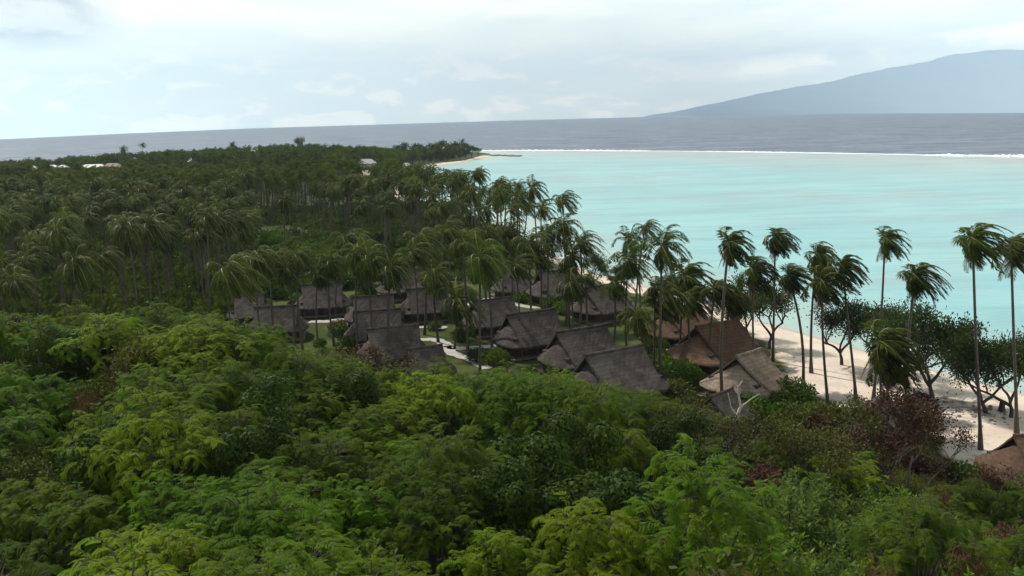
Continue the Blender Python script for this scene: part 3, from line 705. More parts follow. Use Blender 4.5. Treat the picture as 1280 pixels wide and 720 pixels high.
# beach trees with dark forked trunks
bt = [make_tree_mesh(500 + i, 6.5, 5.4, 'beach', .30, 170, 1.25, .30, .26, 3, 3) for i in range(4)]
beach = [
 (1165, 498, 1.15, 0, 'dark trunked beach tree with spreading limbs beside driftwood on the sand'),
 (1052, 456, .98, 1, 'forked beach tree alone on bright sand near the water'),
 (1232, 517, .98, 2, 'upright beach tree just right of the lone palm trunk'),
 (1264, 522, .95, 3, 'small leafy beach tree at the right edge by the stump'),
 (1290, 512, 1.0, 0, 'beach tree half cut off by the right edge of the photo'),
 (962, 436, 1.05, 1, 'dense dark round beach tree behind the tan bungalow roof'),
 (936, 420, .9, 3, 'dark beach tree left of the dense round one, over the reddish roof'),
 (1098, 462, .95, 2, 'wispy grey green beach tree between the tall thin palms'),
 (1130, 476, .95, 3, 'beach tree at the edge of the sand, left of the driftwood'),
 (780, 372, .7, 2, 'light leaved beach tree at the foot of the three shore palms'),
 (838, 385, .65, 0, 'small beach tree left of the reddish roofs'),
 (740, 358, .7, 3, 'small seaside tree with russet leaves by the pale sand corner'),
 (862, 398, .75, 2, 'seaside tree behind the big dense crowned palm'),
]
for px, py, sc, k, lab in beach:
    put_tree('beach_tree', bt[k], base_at(px, py), random.uniform(0, 6.28), (sc * .86, sc * .86, sc * 1.06), lab, 'tree', 'broadleaf trees along the beach')
# bushes among the bungalows
def bush_mesh(seed, R, Hh, n, leaf, leafm, lump=9):
    rg = np.random.default_rng(seed); p, d, s_, L = blob(rg, R, Hh, n, leaf, lump); p[:, 2] = np.abs(p[:, 2]); mb = MB(); mb.leaves(p, d, s_, L, L * .6)
    w = MB()
    for i in range(6):
        a = rg.uniform(0, 6.28); w.tube([(0, 0, -.2), (math.cos(a) * R * .3, math.sin(a) * R * .3, Hh * .4), (math.cos(a) * R * .5, math.sin(a) * R * .5, Hh * .75)], [.07, .05, .02], 4, 0, False)
    return w.mesh('stem', M['twig'], True), mb.mesh('foliage', M[leafm])
BU = [bush_mesh(600 + i, 2.0, 2.1, 1500, .30, 'bush') for i in range(4)] 
BO = [bush_mesh(620 + i, 2.0, 2.2, 1500, .28, k_) for i, k_ in enumerate(('olive', 'red', 'vine', 'beach'))]
bush_px = [(330, 352, 2.0), (352, 345, 2.2), (372, 352, 1.8), (345, 362, 2.0), (318, 358, 1.6), (392, 344, 1.8), (412, 334, 1.9), (430, 338, 1.5), (452, 330, 1.8), (470, 336, 1.4), (385, 330, 2.0), (360, 328, 1.8), (338, 335, 1.9), (310, 340, 1.9),
  (290, 356, 1.8), (270, 362, 2.0), (250, 370, 2.0), (300, 372, 1.6), (480, 322, 1.6), (500, 318, 1.7), (520, 322, 1.5), (460, 312, 1.6), (545, 310, 1.6), (560, 322, 1.4), (440, 318, 1.8), (415, 316, 1.7),
  (425, 415, .9), (440, 440, 1.1), (560, 400, .8), (575, 408, .9), (640, 372, 1.0), (652, 378, .9), (668, 380, .8), (690, 386, 1.0), (702, 392, .9), (655, 366, .8),
  (770, 400, .9), (712, 395, .8), (820, 440, .9), (826, 462, 1.1), (838, 470, 1.0), (852, 478, 1.2), (864, 482, 1.0), (806, 470, .9), (842, 455, .8), (980, 505, 1.2), (996, 500, 1.1), (970, 515, 1.1), (1008, 512, .9),
  (1150, 560, 1.0), (1170, 600, .9), (1200, 603, .8), (1226, 606, .8), (620, 455, 1.0), (595, 452, .8), (700, 470, .9), (825, 492, 1.1), (846, 500, 1.1), (900, 522, 1.2), (940, 520, 1.1), (1022, 532, 1.1), (1050, 535, 1.2), (1130, 545, 1.3), (1142, 520, 1.2), (1120, 560, 1.2), (1095, 556, 1.2), (580, 425, .9), (535, 455, 1.0), (505, 462, 1.0), (480, 458, 1.1), (455, 452, 1.1), (470, 440, .9), (1075, 560, 1.2), (1105, 575, 1.2), (1150, 585, .9), (1130, 590, 1.0), (1010, 548, 1.2), (1030, 556, 1.3), (985, 530, 1.1), (1062, 546, 1.2), (1090, 588, 1.1), (1048, 570, 1.2), (1120, 570, 1.1), (995, 540, 1.2)]
for px, py, sc in bush_px:
    redz = (1010 < px < 1175 and py > 515) or (440 < px < 510 and py > 438) or (690 < px < 910 and py > 488)
    m_ = BO[random.choice([0, 1, 1])] if redz else (random.choice(BU) if random.random() < .8 else BO[random.choice([0, 2, 3])])
    b = base_at(px, py); a, b2 = int(round(px / 12.8)), int(round(py / 7.2))
    put_tree('garden_bush', m_, b, random.uniform(0, 6.28), sc, f"{'russet' if m_ is BO[1] else 'olive' if m_ is BO[0] else 'rounded green'} bush near the bungalows, {place(a, b2)}", 'bush', 'bushes around the bungalows', ('stem', 'foliage'))

# ------------------------------------------------------------------ bungalows
def hut_meshes(tm, seed, L=5.9, E=1.8, Wd=3.8, he=1.75, hr=5.0, hmf=.74):
    rg = np.random.default_rng(seed); hm = he + (hr - he) * hmf
    roof = MB()
    def jit(g, a): g[..., 2] += rg.normal(0, a, g.shape[:2]); return g
    nu, nv = 22, 12
    for sg in (1, -1):
        u = np.linspace(-1, 1, nu)[:, None]; v = np.linspace(0, 1, nv)[None]
        half = L / 2 + .30 * (1 - v) ** 1.2 + .05
        X = u * half; Yy = sg * (.04 + Wd * v) * np.ones_like(u); sag = -.12 * np.sin(PI * v) + .03 * (u ** 2) * (1 - v)
        Z = hr - (hr - he) * v + sag
        g_ = np.stack([X, Yy, np.broadcast_to(Z, X.shape)], -1); g_ = jit(g_, .022)
        if sg < 0: g_ = g_[::-1]
        roof.slab(g_, .24)
    ap = []
    for ex in (1, -1):
        a = MB(); th = np.linspace(-PI / 2, PI / 2, 25)[:, None]; v = np.linspace(0.02, 1, nv)[None]
        cz = np.cos(th); X = ex * (L / 2 - .25 + (E + .25) * v * np.abs(cz) ** .8); Yy = (Wd - .02) * v * np.sin(th)
        Z = hm - (hm - he + .05) * v - .10 * np.sin(PI * v) + 0 * th
        g_ = np.stack([X + 0 * v, Yy, Z], -1); g_ = jit(g_, .022)
        g_ = g_[::-1] if ex > 0 else g_
        a.slab(g_, .22); ap.append(a.mesh('end_apron', M[tm], True))
    rc = MB(); xs = np.linspace(-L / 2 - .38, L / 2 + .38, 14); rc.tube(np.stack([xs, 0 * xs, hr + .02 + .03 * (xs / (L / 2)) ** 2 + rg.normal(0, .015, 14)], 1), .17, 6)
    vbs = []
    for ex in (1, -1):
        for sg in (1, -1):
            vb = MB(); vbs.append(vb); v = np.linspace(0, .98, 8); vb.tube(np.stack([ex * (L / 2 + .28 * (1 - v) ** 1.2 + .07), sg * (.05 + Wd * v), hr - (hr - he) * v - .22 + .03 * (1 - v) - .12 * np.sin(PI * v)], 1), .07, 5)
    gps = []
    for ex in (1, -1):
        gp = MB(); gps.append(gp)
        x_ = ex * (L / 2 - .1); w_ = Wd * .8
        zb = he + .35; gp.add([(x_, -w_, zb), (x_, w_, zb), (x_, 0, hr - .45), (x_ - ex * .1, -w_, zb), (x_ - ex * .1, w_, zb), (x_ - ex * .1, 0, hr - .45)], [[0, 1, 2], [5, 4, 3]])
    wl = MB(); lx, ly = L / 2 + E * .35, Wd * .68
    wl.box((0, 0, .4 + (he + .45) / 2), (2 * lx, 2 * ly, he + .45))
    dk = MB(); dk.box((0, 0, .28), (2 * (L / 2 + E * .7), 2 * Wd * .92, .22)); 
    posts = []
    for a_ in (-1, -.33, .33, 1):
        for sg in (1, -1):
            pm = MB(); pm.tube([(a_ * (L / 2 + .1), sg * Wd * .87, -.4), (a_ * (L / 2 + .1), sg * Wd * .87, he + .25)], .09, 6); posts.append(pm.mesh('post', M['post'], True))
    dr = MB(); dr.box((lx * .15, -ly - .03, 1.4), (.95, .06, 2.0)); hd_ = MB(); hd_.box((lx * .15 + .36, -ly - .085, 1.4), (.04, .05, .16))
    wins = []
    for cx, cy, rz in ((-lx * .55, -ly - .03, 0), (lx * .65, -ly - .03, 0), (-lx - .03, 0, PI / 2), (lx + .03, 0, PI / 2)):
        fr = MB(); fr.box((cx, cy, 1.65), (1.3, .07, 1.1), rz); gl = MB(); n_ = (0, -.045) if rz == 0 else (math.copysign(.045, cx), 0)
        gl.box((cx + n_[0], cy + n_[1], 1.65), (1.1, .03, .9), rz); wins.append((fr.mesh('window', M['post']), gl.mesh('pane', M['glass'])))
    return dict(roof=roof.mesh('roof', M[tm], False), aprons=ap, ridge=rc.mesh('ridge_cap', M[tm], True), verge=[q.mesh('verge', M[tm], True) for q in vbs], gable=[q.mesh('gable_panel', M['wall']) for q in gps],
                wall=wl.mesh('wall', M['wall']), deck=dk.mesh('deck', M['deck']), posts=posts, door=dr.mesh('door', M['post']), handle=hd_.mesh('handle', M['glass']), wins=wins, hr=hr)
HM = {k: hut_meshes('thatch_' + k, i + 40) for i, k in enumerate(('grey', 'red', 'tan'))}
HM['short'] = hut_meshes('thatch_grey', 55, 4.2, 1.9, 3.5, 1.75, 4.8)
HM['wide'] = hut_meshes('thatch_red', 57, 6.0, 2.9, 4.7, 1.7, 5.2, .78)
HM['tan'] = hut_meshes('thatch_tan', 58, 4.0, 2.9, 4.5, 1.7, 5.1, .78)
def hut(kind, cx, cy, th, sc, label):
    sc *= 1.0
    h = HM[kind]; top = at(cx, cy, G0 + h['hr'] * sc)
    z0 = max(gz(top[0], top[1]), G0)
    if kind in ('grey', 'short'): th = math.degrees(math.atan2(top[0], top[1])) + 24 + (th - 12) * .5
    t = thing('thatched_bungalow', (top[0], top[1], z0), math.radians(th), sc, label, 'bungalow', 'thatched bungalows behind the beach')
    r = link('roof', h['roof'], t); link('ridge_cap', h['ridge'], r)
    for v_ in h['verge']: link('verge', v_, r)
    for a in h['aprons']: link('roof_apron', a, r)
    w = link('wall', h['wall'], t); [link('gable_panel', q_, t) for q_ in h['gable']]; link('deck', h['deck'], t)
    for p_ in h['posts']: link('post', p_, t)
    d = link('door', h['door'], t); link('handle', h['handle'], d)
    for f_, g_ in h['wins']: w_ = link('window', f_, t); link('pane', g_, w_)
    HUTS.append((top[0], top[1])); return t
HUTS = []
huts = [
 ('short', 312, 369, 12, .95, 'small grey roofed bungalow farthest left, mostly behind palms'),
 ('grey', 345, 383, 10, .95, 'grey roofed bungalow at left, cut off below by green treetops'),
 ('grey', 402, 355, 14, 1.0, 'reddish brown bungalow at left behind the thin palm'),
 ('grey', 466, 370, 10, .95, 'rearmost of three bungalows with stepped parallel ridges'),
 ('grey', 471, 388, 10, 1.0, 'middle one of three bungalows with stepped parallel ridges'),
 ('grey', 491, 409, 12, 1.0, 'front one of three bungalows with stepped parallel ridges'),
 ('short', 531, 434, 22, .9, 'low grey roof peeking over treetops right of the stepped three'),
 ('grey', 503, 338, 8, 1.0, 'bungalow in the back row half hidden by drooping palm fronds'),
 ('grey', 533, 360, 8, 1.0, 'wide roofed bungalow behind the short palm with yellowing frond'),
 ('grey', 616, 374, 20, .98, 'dark roofed bungalow right of the short palm, beside the path'),
 ('grey', 664, 390, 14, 1.1, 'dark bungalow in the centre with a steep left gable'),
 ('short', 642, 338, 5, 1.0, 'far small bungalow behind the palms, beside the lawn'),
 ('grey', 697, 338, 6, 1.1, 'far bungalow nearest the pale sand corner, with wide aprons'),
 ('grey', 752, 357, 22, 1.05, 'bungalow with pale apron by the shore, right of the far one'),
 ('grey', 727, 411, 12, 1.1, 'patchy weathered grey bungalow behind the large dark roof'),
 ('grey', 768, 438, 14, 1.18, 'large dark roofed bungalow nearest the treetops in the centre'),
 ('wide', 852, 383, 30, .92, 'reddish bungalow behind the big dense palm crown'),
 ('wide', 897, 404, 30, 1.05, 'largest reddish brown bungalow with a broad left apron'),
 ('tan', 936, 441, 42, 1.0, 'tan roofed bungalow beside the sand, seen corner on'),
 ('short', 902, 491, 25, .8, 'low dark grey roof just in front of the tan one'),
 ('grey', 1098, 499, 35, .85, 'grey bungalow half buried in russet bushes'),
 ('wide', 1310, 543, 2, .85, 'rounded brown thatch roof cut off by the right edge of the photo'),
]
for hh in huts: hut(*hh)
bsp = []; tries = np.stack([rng.uniform(-130, 30, 6000), rng.uniform(112, 250, 6000)], 1)
tries = tries[inpoly(tries, [(215, 425), (250, 352), (300, 300), (400, 290), (480, 300), (560, 312), (650, 330), (700, 345), (720, 372), (600, 380), (560, 420), (400, 440), (300, 420)], G0)]
for q in tries:
    if len(bsp) >= 215: break
    px, py = proj((q[0], q[1], G0)); dense = px < 480 and py < 372
    if min((q[0] - a) ** 2 + (q[1] - b_) ** 2 for a, b_ in HUTS) < 7.0 ** 2: continue
    if any((q[0] - a) ** 2 + (q[1] - b_) ** 2 < (2.0 if dense else 3.3) ** 2 for a, b_ in bsp): continue
    if not dense and random.random() < .25: continue
    bsp.append(q); sc = random.uniform(.9, 1.7) if dense else random.uniform(.5, .9); m_ = random.choice(BU) if random.random() < .85 else BO[random.choice([0, 2, 3])]
    put_tree('garden_bush', m_, (q[0], q[1], gz(q[0], q[1])), random.uniform(0, 6.28), sc, f"{'olive' if m_ is BO[0] else 'dense green'} bush in the garden, {place(px / 12.8, py / 7.2 - 1)}", 'bush', 'bushes around the bungalows', ('stem', 'foliage'))

# ------------------------------------------------------------------ paths of pale coral sand
def ribbon(name, px, w, z=.03, mt=None):
    P = np.array([base_at(*p) for p in px]); u = np.linspace(0, len(P) - 1, len(P) * 8); P = np.stack([np.interp(u, np.arange(len(P)), P[:, k]) for k in range(3)], 1)
    k = np.ones(7) / 7; Q = np.stack([np.convolve(np.pad(P[:, i], 3, 'edge'), k, 'valid') for i in range(3)], 1)
    d = unit(np.gradient(Q, axis=0)); n_ = np.stack([-d[:, 1], d[:, 0], 0 * d[:, 0]], 1); ww = w / 2 * (1 + .15 * np.sin(np.arange(len(Q)) * 1.3))[:, None]
    a = Q + n_ * ww; b = Q - n_ * ww
    a[:, 2] = ground_z(a[:, 0], a[:, 1]) + z; b[:, 2] = ground_z(b[:, 0], b[:, 1]) + z
    i = np.arange(len(Q) - 1); mb = MB(); mb.add(np.concatenate([a, b]), np.stack([i, i + len(Q), i + len(Q) + 1, i + 1], 1))
    return tag(mb.build(name, mt or M['path']), kind='structure')
M['path'] = simple('coral_path', (.46, .42, .38), (.34, .31, .28), .8, .9, .3)
for px in ([(560, 388), (590, 378), (620, 372), (655, 384), (700, 385), (745, 386)], [(520, 425), (545, 424), (560, 432), (570, 436), (600, 434), (625, 432)], [(555, 432), (565, 442), (592, 450), (610, 462)],
           [(800, 440), (830, 436), (850, 433)], [(795, 474), (840, 470), (868, 466), (900, 458), (925, 452)], [(385, 402), (410, 402), (430, 398)], [(900, 520), (930, 522), (962, 524), (1000, 520), (1060, 522)], [(500, 412), (530, 408), (560, 410)]):
    ribbon('path', px, 1.7)

# ------------------------------------------------------------------ far houses, odd trees on the skyline
def far_house(px, py, w, d_, h, rz, roofm, wallm, label, name='far_house'):
    b = at(px, py, G0); t = thing(name, b, rz, 1, label, 'house', 'pale roofed houses far off among the palms')
    wl = MB(); wl.box((0, 0, h / 2 - .2), (w, d_, h + .4)); wl.build('wall', M[wallm], t)
    rf = MB(); o_ = .7; rx, ry = w / 2 + o_, d_ / 2 + o_; hh = d_ * .28
    v = [(-rx, -ry, h), (rx, -ry, h), (rx, ry, h), (-rx, ry, h), (-rx + ry * .7, 0, h + hh), (rx - ry * .7, 0, h + hh)]
    v += [(a, b2, c - .18) for a, b2, c in v[:4]]
    rf.add(v, [[0, 1, 5, 4], [2, 3, 4, 5], [0, 6, 7, 1], [1, 7, 8, 2], [2, 8, 9, 3], [3, 9, 6, 0], [9, 8, 7, 6]]); rf.add([v[1], v[2], v[5]], [[0, 1, 2]]); rf.add([v[3], v[0], v[4]], [[0, 1, 2]])
    rf.build('roof', M[roofm], t)
    nw = max(2, int(w // 4))
    for i in range(nw):
        wm = MB(); wm.box((-w / 2 + (i + .5) * w / nw, -d_ / 2 - .03, h * .55), (1.2, .08, 1.2)); wm.build('window', M['glass'], t)
    return t
clear = []
for a in [(42, 221, 9, 9, 5, .1, 'tin', 'tan_wall', 'small white roofed house, leftmost of the far roofs'),
          (66, 219, 10, 8, 5, .05, 'tin', 'tan_wall', 'white roofed house second from left among the far roofs'),
          (80, 219, 7, 8, 5, .05, 'tin', 'tan_wall', 'little white roof between two larger far roofs'),
          (118, 218, 18, 9, 4.6, .03, 'tin', 'tan_wall', 'long white roofed building among the far palms'),
          (142, 218, 13, 10, 5, .03, 'rust', 'tan_wall', 'beige roofed house right of the long white roof'),
          (168, 211, 6, 6, 7, .3, 'tin', 'white', 'narrow white house standing above the far palms'),
          (236, 211, 7, 6, 5, 0, 'tin', 'white', 'tiny white roof in the middle of the far grove'),
          (316, 202, 8, 7, 8, 0, 'tin', 'white', 'white roof just below the far treeline'),
          (458, 215, 13, 10, 5.5, .1, 'tin', 'tan_wall', 'cream hipped roof house left of the far bay'),
          (457, 228, 10, 8, 4, .1, 'tan_wall', 'tan_wall', 'sandy walled house below the cream hipped roof'),
          (506, 213, 8, 6, 3.2, .1, 'tin', 'tan_wall', 'pale roofed house at the head of the far beach')]:
    far_house(*a)
# tall casuarina and odd palms breaking the skyline
cas = make_tree_mesh(700, 26, 6, 'olive', .5, 60, 1.0, .5, .55, 3, 4, flat=1.6)
b = at(375, 205, G0); put_tree('ironwood_tree', cas, b, 0, (.8, .8, 1.0), 'bare topped ironwood tree sticking up from the far treeline', 'tree')
fb = [make_tree_mesh(710 + i, 9, 8, 'far', .8, 60, 1.6, .4, .3, 2, 4) for i in range(3)]
for i, (px, py, hgt) in enumerate(((100, 209, .9), (130, 208, 1.0), (12, 213, .9), (48, 211, 1.0), (88, 209, .9), (575, 199, 1.1), (560, 200, 1.2), (590, 197.5, .9), (545, 202, 1.2), (528, 204, 1.1), (516, 205.5, 1.1), (582, 197, 1.25), (566, 197, 1.35), (550, 198, 1.35), (534, 199, 1.3), (518, 200, 1.35), (502, 201, 1.3), (598, 195.5, .75))):
    put_tree('far_tree', fb[i % 3], at(px, py, G0), random.uniform(0, 6), hgt, f'broadleaf tree on the far coast, {place(px / 12.8, py / 7.2 - 1.5)}', 'tree', 'trees on the far treeline')
for px, cy, D_, lab in ((177, 181, 640, 'tall palm head standing clear of the far treeline at left'), (154, 186, 650, 'lower palm head left of the clear standing one on the far treeline'), (577, 176, 800, 'tallest treetop near the end of the wooded point'),
                     (290, 180, 700, 'palm head on the far treeline left of the ironwood')):
    d = ray(px, cy); top = np.array([d[0] * D_, D_, H + d[2] * D_]); b = top.copy(); b[2] = G0; palm(b, top, lab, 'palms on the far treeline', CR, 1.0, dry=False)

# ------------------------------------------------------------------ hillside trees in front
def feathery(seed, R, Hh, nb, leafm, leafL=.30, pin=9):
    rg = np.random.default_rng(seed); w = MB(); fo = MB(); cz = Hh - R * .75
    w.tube([(0, 0, -1.5), (.1, 0, cz * .5), (.0, .1, cz)], [.16, .12, .08], 6, 0, False)
    P, Dv, Sv = [], [], []
    la = np.arange(9) * 2.4 + rg.uniform(0, 1); lr = np.sqrt((np.arange(9) + .3) / 9) * R * .72; lobes = np.stack([np.cos(la) * lr, np.sin(la) * lr, R * (.75 - .85 * (lr / R) ** 2) * rg.uniform(.6, 1.25, 9)], 1)
    sa_ = np.arange(5) * 1.2566 + rg.uniform(0, 1, 5) * .6; lobes = np.concatenate([lobes, np.stack([np.cos(sa_) * R * .62, np.sin(sa_) * R * .62, -R * rg.uniform(.35, .75, 5)], 1)])
    for l in lobes: w.tube([(0, 0, cz * .55), l * .45 + [0, 0, cz * .75], l * .95 + [0, 0, cz - .25]], [.07, .05, .02], 4, 0, False)
    for b_ in range(nb):
        l = lobes[b_ % 14]; a = rg.uniform(0, 2 * PI); e = math.asin(rg.uniform(-.25, 1)); d = np.array([math.cos(a) * math.cos(e), math.sin(a) * math.cos(e), math.sin(e)])
        p = l + d * R * .12 + np.array([0, 0, cz]); L = R * rg.uniform(.26, .46); d = unit(d + np.array([.12, -.05, .5]))
        pts = [p]; ds = [d]; n = 9; g_ = rg.uniform(.20, .34)
        for i in range(n):
            d = unit(d + np.array([.03, 0, -g_ * (.4 + i / n)])); pts.append(pts[-1] + d * L / n); ds.append(d)
        pts = np.array(pts); ds = np.array(ds); w.tube(pts, np.linspace(.022, .006, n + 1), 3, 0, False)
        m_ = int(L / .07); tj = np.sort(rg.uniform(.18, 1, m_)); xi = np.arange(n + 1) / n
        pp = np.stack([np.interp(tj, xi, pts[:, k]) for k in range(3)], 1); dj = unit(np.stack([np.interp(tj, xi, ds[:, k]) for k in range(3)], 1))
        s_ = unit(np.cross(dj, [.01, .02, 1.])); sg = np.where(np.arange(m_) % 2, 1, -1)[:, None]
        P.append(pp); Dv.append(unit(dj * .55 + s_ * sg * .8 + np.array([0, 0, .10]) + rg.normal(0, .18, (m_, 3)))); Sv.append(dj)
    P = np.concatenate(P); Dv = np.concatenate(Dv); n = len(P); LL = leafL * rg.uniform(.7, 1.15, n)[:, None]
    for j in range(pin):
        u = (j + 1) / pin; q = P + Dv * LL * u + np.array([0, 0, -1.]) * LL * (.42 * u * u); dd_ = unit(Dv + np.array([0, 0, -.85 * u]))
        s_ = unit(np.cross(dd_, [.02, .01, 1.]) + 1e-4)
        for sg in (1, -1):
            pd = unit(s_ * sg + dd_ * .45 + np.array([0, 0, -.25])); ln = .30 * leafL * (math.sin(PI * (.15 + .8 * u)) ** .5)
            fo.leaves(q, pd, unit(np.cross(pd, np.cross(dd_, s_)) + dd_ * .2), ln, rg.uniform(.024, .032), 0, .5)
    return w.mesh('trunk', M['twig'], True), fo.mesh('crown', M[leafm])
FE = [feathery(800 + i, 2.6, 5.6, 265, 'feather') for i in range(5)] + [feathery(820 + i, 2.4, 5.4, 240, 'feather2') for i in range(2)]
def vine(seed, R, Hh, n=6500, leaf=.17, leafm='vine'):
    rg = np.random.default_rng(seed); w = MB(); w.tube([(0, 0, -1.5), (.2, 0, Hh * .4), (0, 0, Hh * .8)], [.2, .15, .05], 6, 0, False)
    k = 11; cc = np.stack([rg.uniform(-1, 1, k) * R * .72, rg.uniform(-1, 1, k) * R * .72, Hh * rg.uniform(.30, .86, k)], 1); cr = R * rg.uniform(.28, .52, k)
    q = rg.choice(k, size=n, p=cr ** 2 / (cr ** 2).sum()); u = unit(rg.normal(0, 1, (n, 3))); u[:, 2] = np.where(u[:, 2] < -.45, -u[:, 2], u[:, 2])
    p = cc[q] + u * (cr[q] * rg.uniform(.72, 1.12, n))[:, None] * np.array([1, 1, .8]); hang = rg.random(n) < .3; p[:, 2] -= hang * rg.exponential(.45, n)
    s_ = unit(np.cross(u, rg.normal(0, 1, (n, 3)))); d = unit(np.cross(s_, u) + u * rg.uniform(.1, .9, (n, 1)) - np.array([0, 0, .45])); sd_ = unit(np.cross(d, u))
    mb = MB(); L = leaf * rg.uniform(.6, 1.35, n); mb.leaves(p, d, sd_, L, L * .8, 0, .38)
    return w.mesh('trunk', M['twig'], True), mb.mesh('crown', M[leafm])
VI = [vine(840 + i, 2.2, 5.4) for i in range(3)]
def broadsh(seed, R, Hh, leafm='broad', leaf=.26, stems=150, per=26, wl=.34):
    rg = np.random.default_rng(seed); w = MB(); mb = MB(); 
    for i in range(stems):
        a = rg.uniform(0, 6.28); r = R * math.sqrt(rg.random()) * .8; hh = Hh * (.95 - .5 * (r / R) ** 2) * rg.uniform(.75, 1.05); b0 = np.array([math.cos(a) * r * .4, math.sin(a) * r * .4, Hh * .2])
        b1 = np.array([math.cos(a) * r, math.sin(a) * r, hh - .9]); b2 = b1 + np.array([math.cos(a) * .25, math.sin(a) * .25, .9]) * rg.uniform(.7, 1.1)
        if i % 3 == 0: w.tube([b0 * [1, 1, -1], b0, b1, b2], [.06, .04, .02, .008], 3, 0, False)
        t_ = rg.uniform(0, 1, per)[:, None]; p = b1 * (1 - t_) + b2 * t_; aa = np.arange(per) * 2.4; ee = rg.uniform(.1, .9, per)
        d = np.stack([np.cos(aa) * np.cos(ee), np.sin(aa) * np.cos(ee), np.sin(ee)], 1); s_ = unit(np.cross(d, [.01, .02, 1.])); L = leaf * rg.uniform(.6, 1.2, per)
        mb.leaves(p, d, s_, L, L * wl, 0, .5)
    return w.mesh('trunk', M['twig'], True), mb.mesh('crown', M[leafm])
BR = [broadsh(860 + i, 2.1, 4.6) for i in range(3)]
OL = [make_tree_mesh(880 + i, 5.6, 3.6, 'olive', .20, 50, .55, .12, .45, 3, 3, wood='twig') for i in range(3)]
RD = [make_tree_mesh(890 + i, 5.2, 3.4, 'red', .20, 34, .5, .10, .45, 3, 3, wood='twig') for i in range(3)]
def brown_tuft(seed):
    rg = np.random.default_rng(seed); mb = MB(); n = 260; p = rg.normal(0, .28, (n, 3)); d = unit(rg.normal(0, .5, (n, 3)) + [0, 0, -1]); mb.leaves(p, d, unit(np.cross(d, rg.normal(0, 1, (n, 3)))), rg.uniform(.2, .5, n), .03)
    return mb.mesh('withered_leaves', M['brown_leaf'])
BT = [brown_tuft(i) for i in range(3)]
# explicit distinctive ones (crown pixel)
special = [(125, 412, 'V', 1.05, 'dark glossy round treetop standing out among bright foliage at left'), (48, 425, 'V', .6, 'small dark leaved treetop near the left edge'),
  (318, 500, 'V', .85, 'dark mound of vine leaves left of centre on the hillside'), (318, 545, 'V', .7, 'lower dark vine mound left of centre'), (430, 480, 'V', .8, 'dark vine covered treetop below the stepped roofs'),
  (680, 560, 'V', 1.05, 'vine covered mound with small round leaves in the lower centre'), (728, 548, 'V', .9, 'second vine mound stepping up to the right in the lower centre'), (645, 590, 'V', .8, 'lowest of the vine mounds in the lower centre'),
  (835, 540, 'V', .95, 'leafy dark treetop with pale glints right of centre'), (860, 565, 'V', .9, 'dark leafy treetop just below the one with pale glints'), (790, 620, 'V', .9, 'shaded dark vine mound low in the centre right'),
  (470, 455, 'R', .9, 'russet treetop below the front stepped roof'), (510, 462, 'R', .8, 'second russet treetop below the stepped roofs'), (745, 500, 'R', .8, 'reddish brown top below the large dark roof'), (1140, 520, 'R', 1.0, 'russet tree with leaves outlined against the sand'),
  (1085, 530, 'R', 1.1, 'russet tree covering the half buried grey roof'), (1112, 508, 'R', 1.1, 'russet treetop right in front of the half buried grey roof'), (1072, 520, 'O', .95, 'olive brown top left of the half buried grey roof'), (1060, 555, 'R', .9, 'lower russet tree left of the sand'), (1165, 540, 'R', .75, 'outermost russet bush reaching onto the sand'), (1245, 600, 'R', .8, 'dark red bush under the right edge roof'), (930, 535, 'R', .8, 'reddish top near the bleached branches'),
  (850, 520, 'O', .9, 'olive treetop below the low grey roof'), (960, 550, 'O', 1.0, 'olive treetop in front of the tan bungalow'), (1010, 565, 'O', 1.0, 'thin olive tree left of the russet ones'), (20, 405, 'R', .6, 'rusty brown top at the left edge of the canopy')]
spots = []; 
def canopy_hit(px, py):
    d = ray(px, py); ys = np.linspace(14, 78, 260); X_ = d[0] * ys; Z_ = H + d[2] * ys; c_, d1, _ = canopy(X_, ys)
    k = np.argmax(Z_ < c_ + .2) if (Z_ < c_ + .2).any() else np.argmin(np.abs(ys - d1)); y_ = min(ys[k], d1[k]); return np.array([d[0] * y_, y_, H + d[2] * y_])
for px, py, kd, sc, lab in special:
    q = canopy_hit(px, py); h = {'V': 5.4, 'R': 6.0, 'O': 6.4}[kd] * sc; z0 = q[2] - h * .82
    me = {'V': VI, 'R': RD, 'O': OL}[kd][random.randrange(3)]
    put_tree('vine_covered_tree' if kd == 'V' else 'hillside_tree', me, (q[0], q[1], max(z0, gz(q[0], q[1]) - .6)), random.uniform(0, 6), sc, lab, 'tree', 'trees on the near hillside')
    spots.append((q[0], q[1], 1.9 * sc))
cand = []; 
for _ in range(30000):
    y_ = math.sqrt(random.uniform(13 ** 2, 76 ** 2)); x_ = random.uniform(-.66, .66) * y_; cand.append((x_, y_))
nt_ = 0; FG = 0
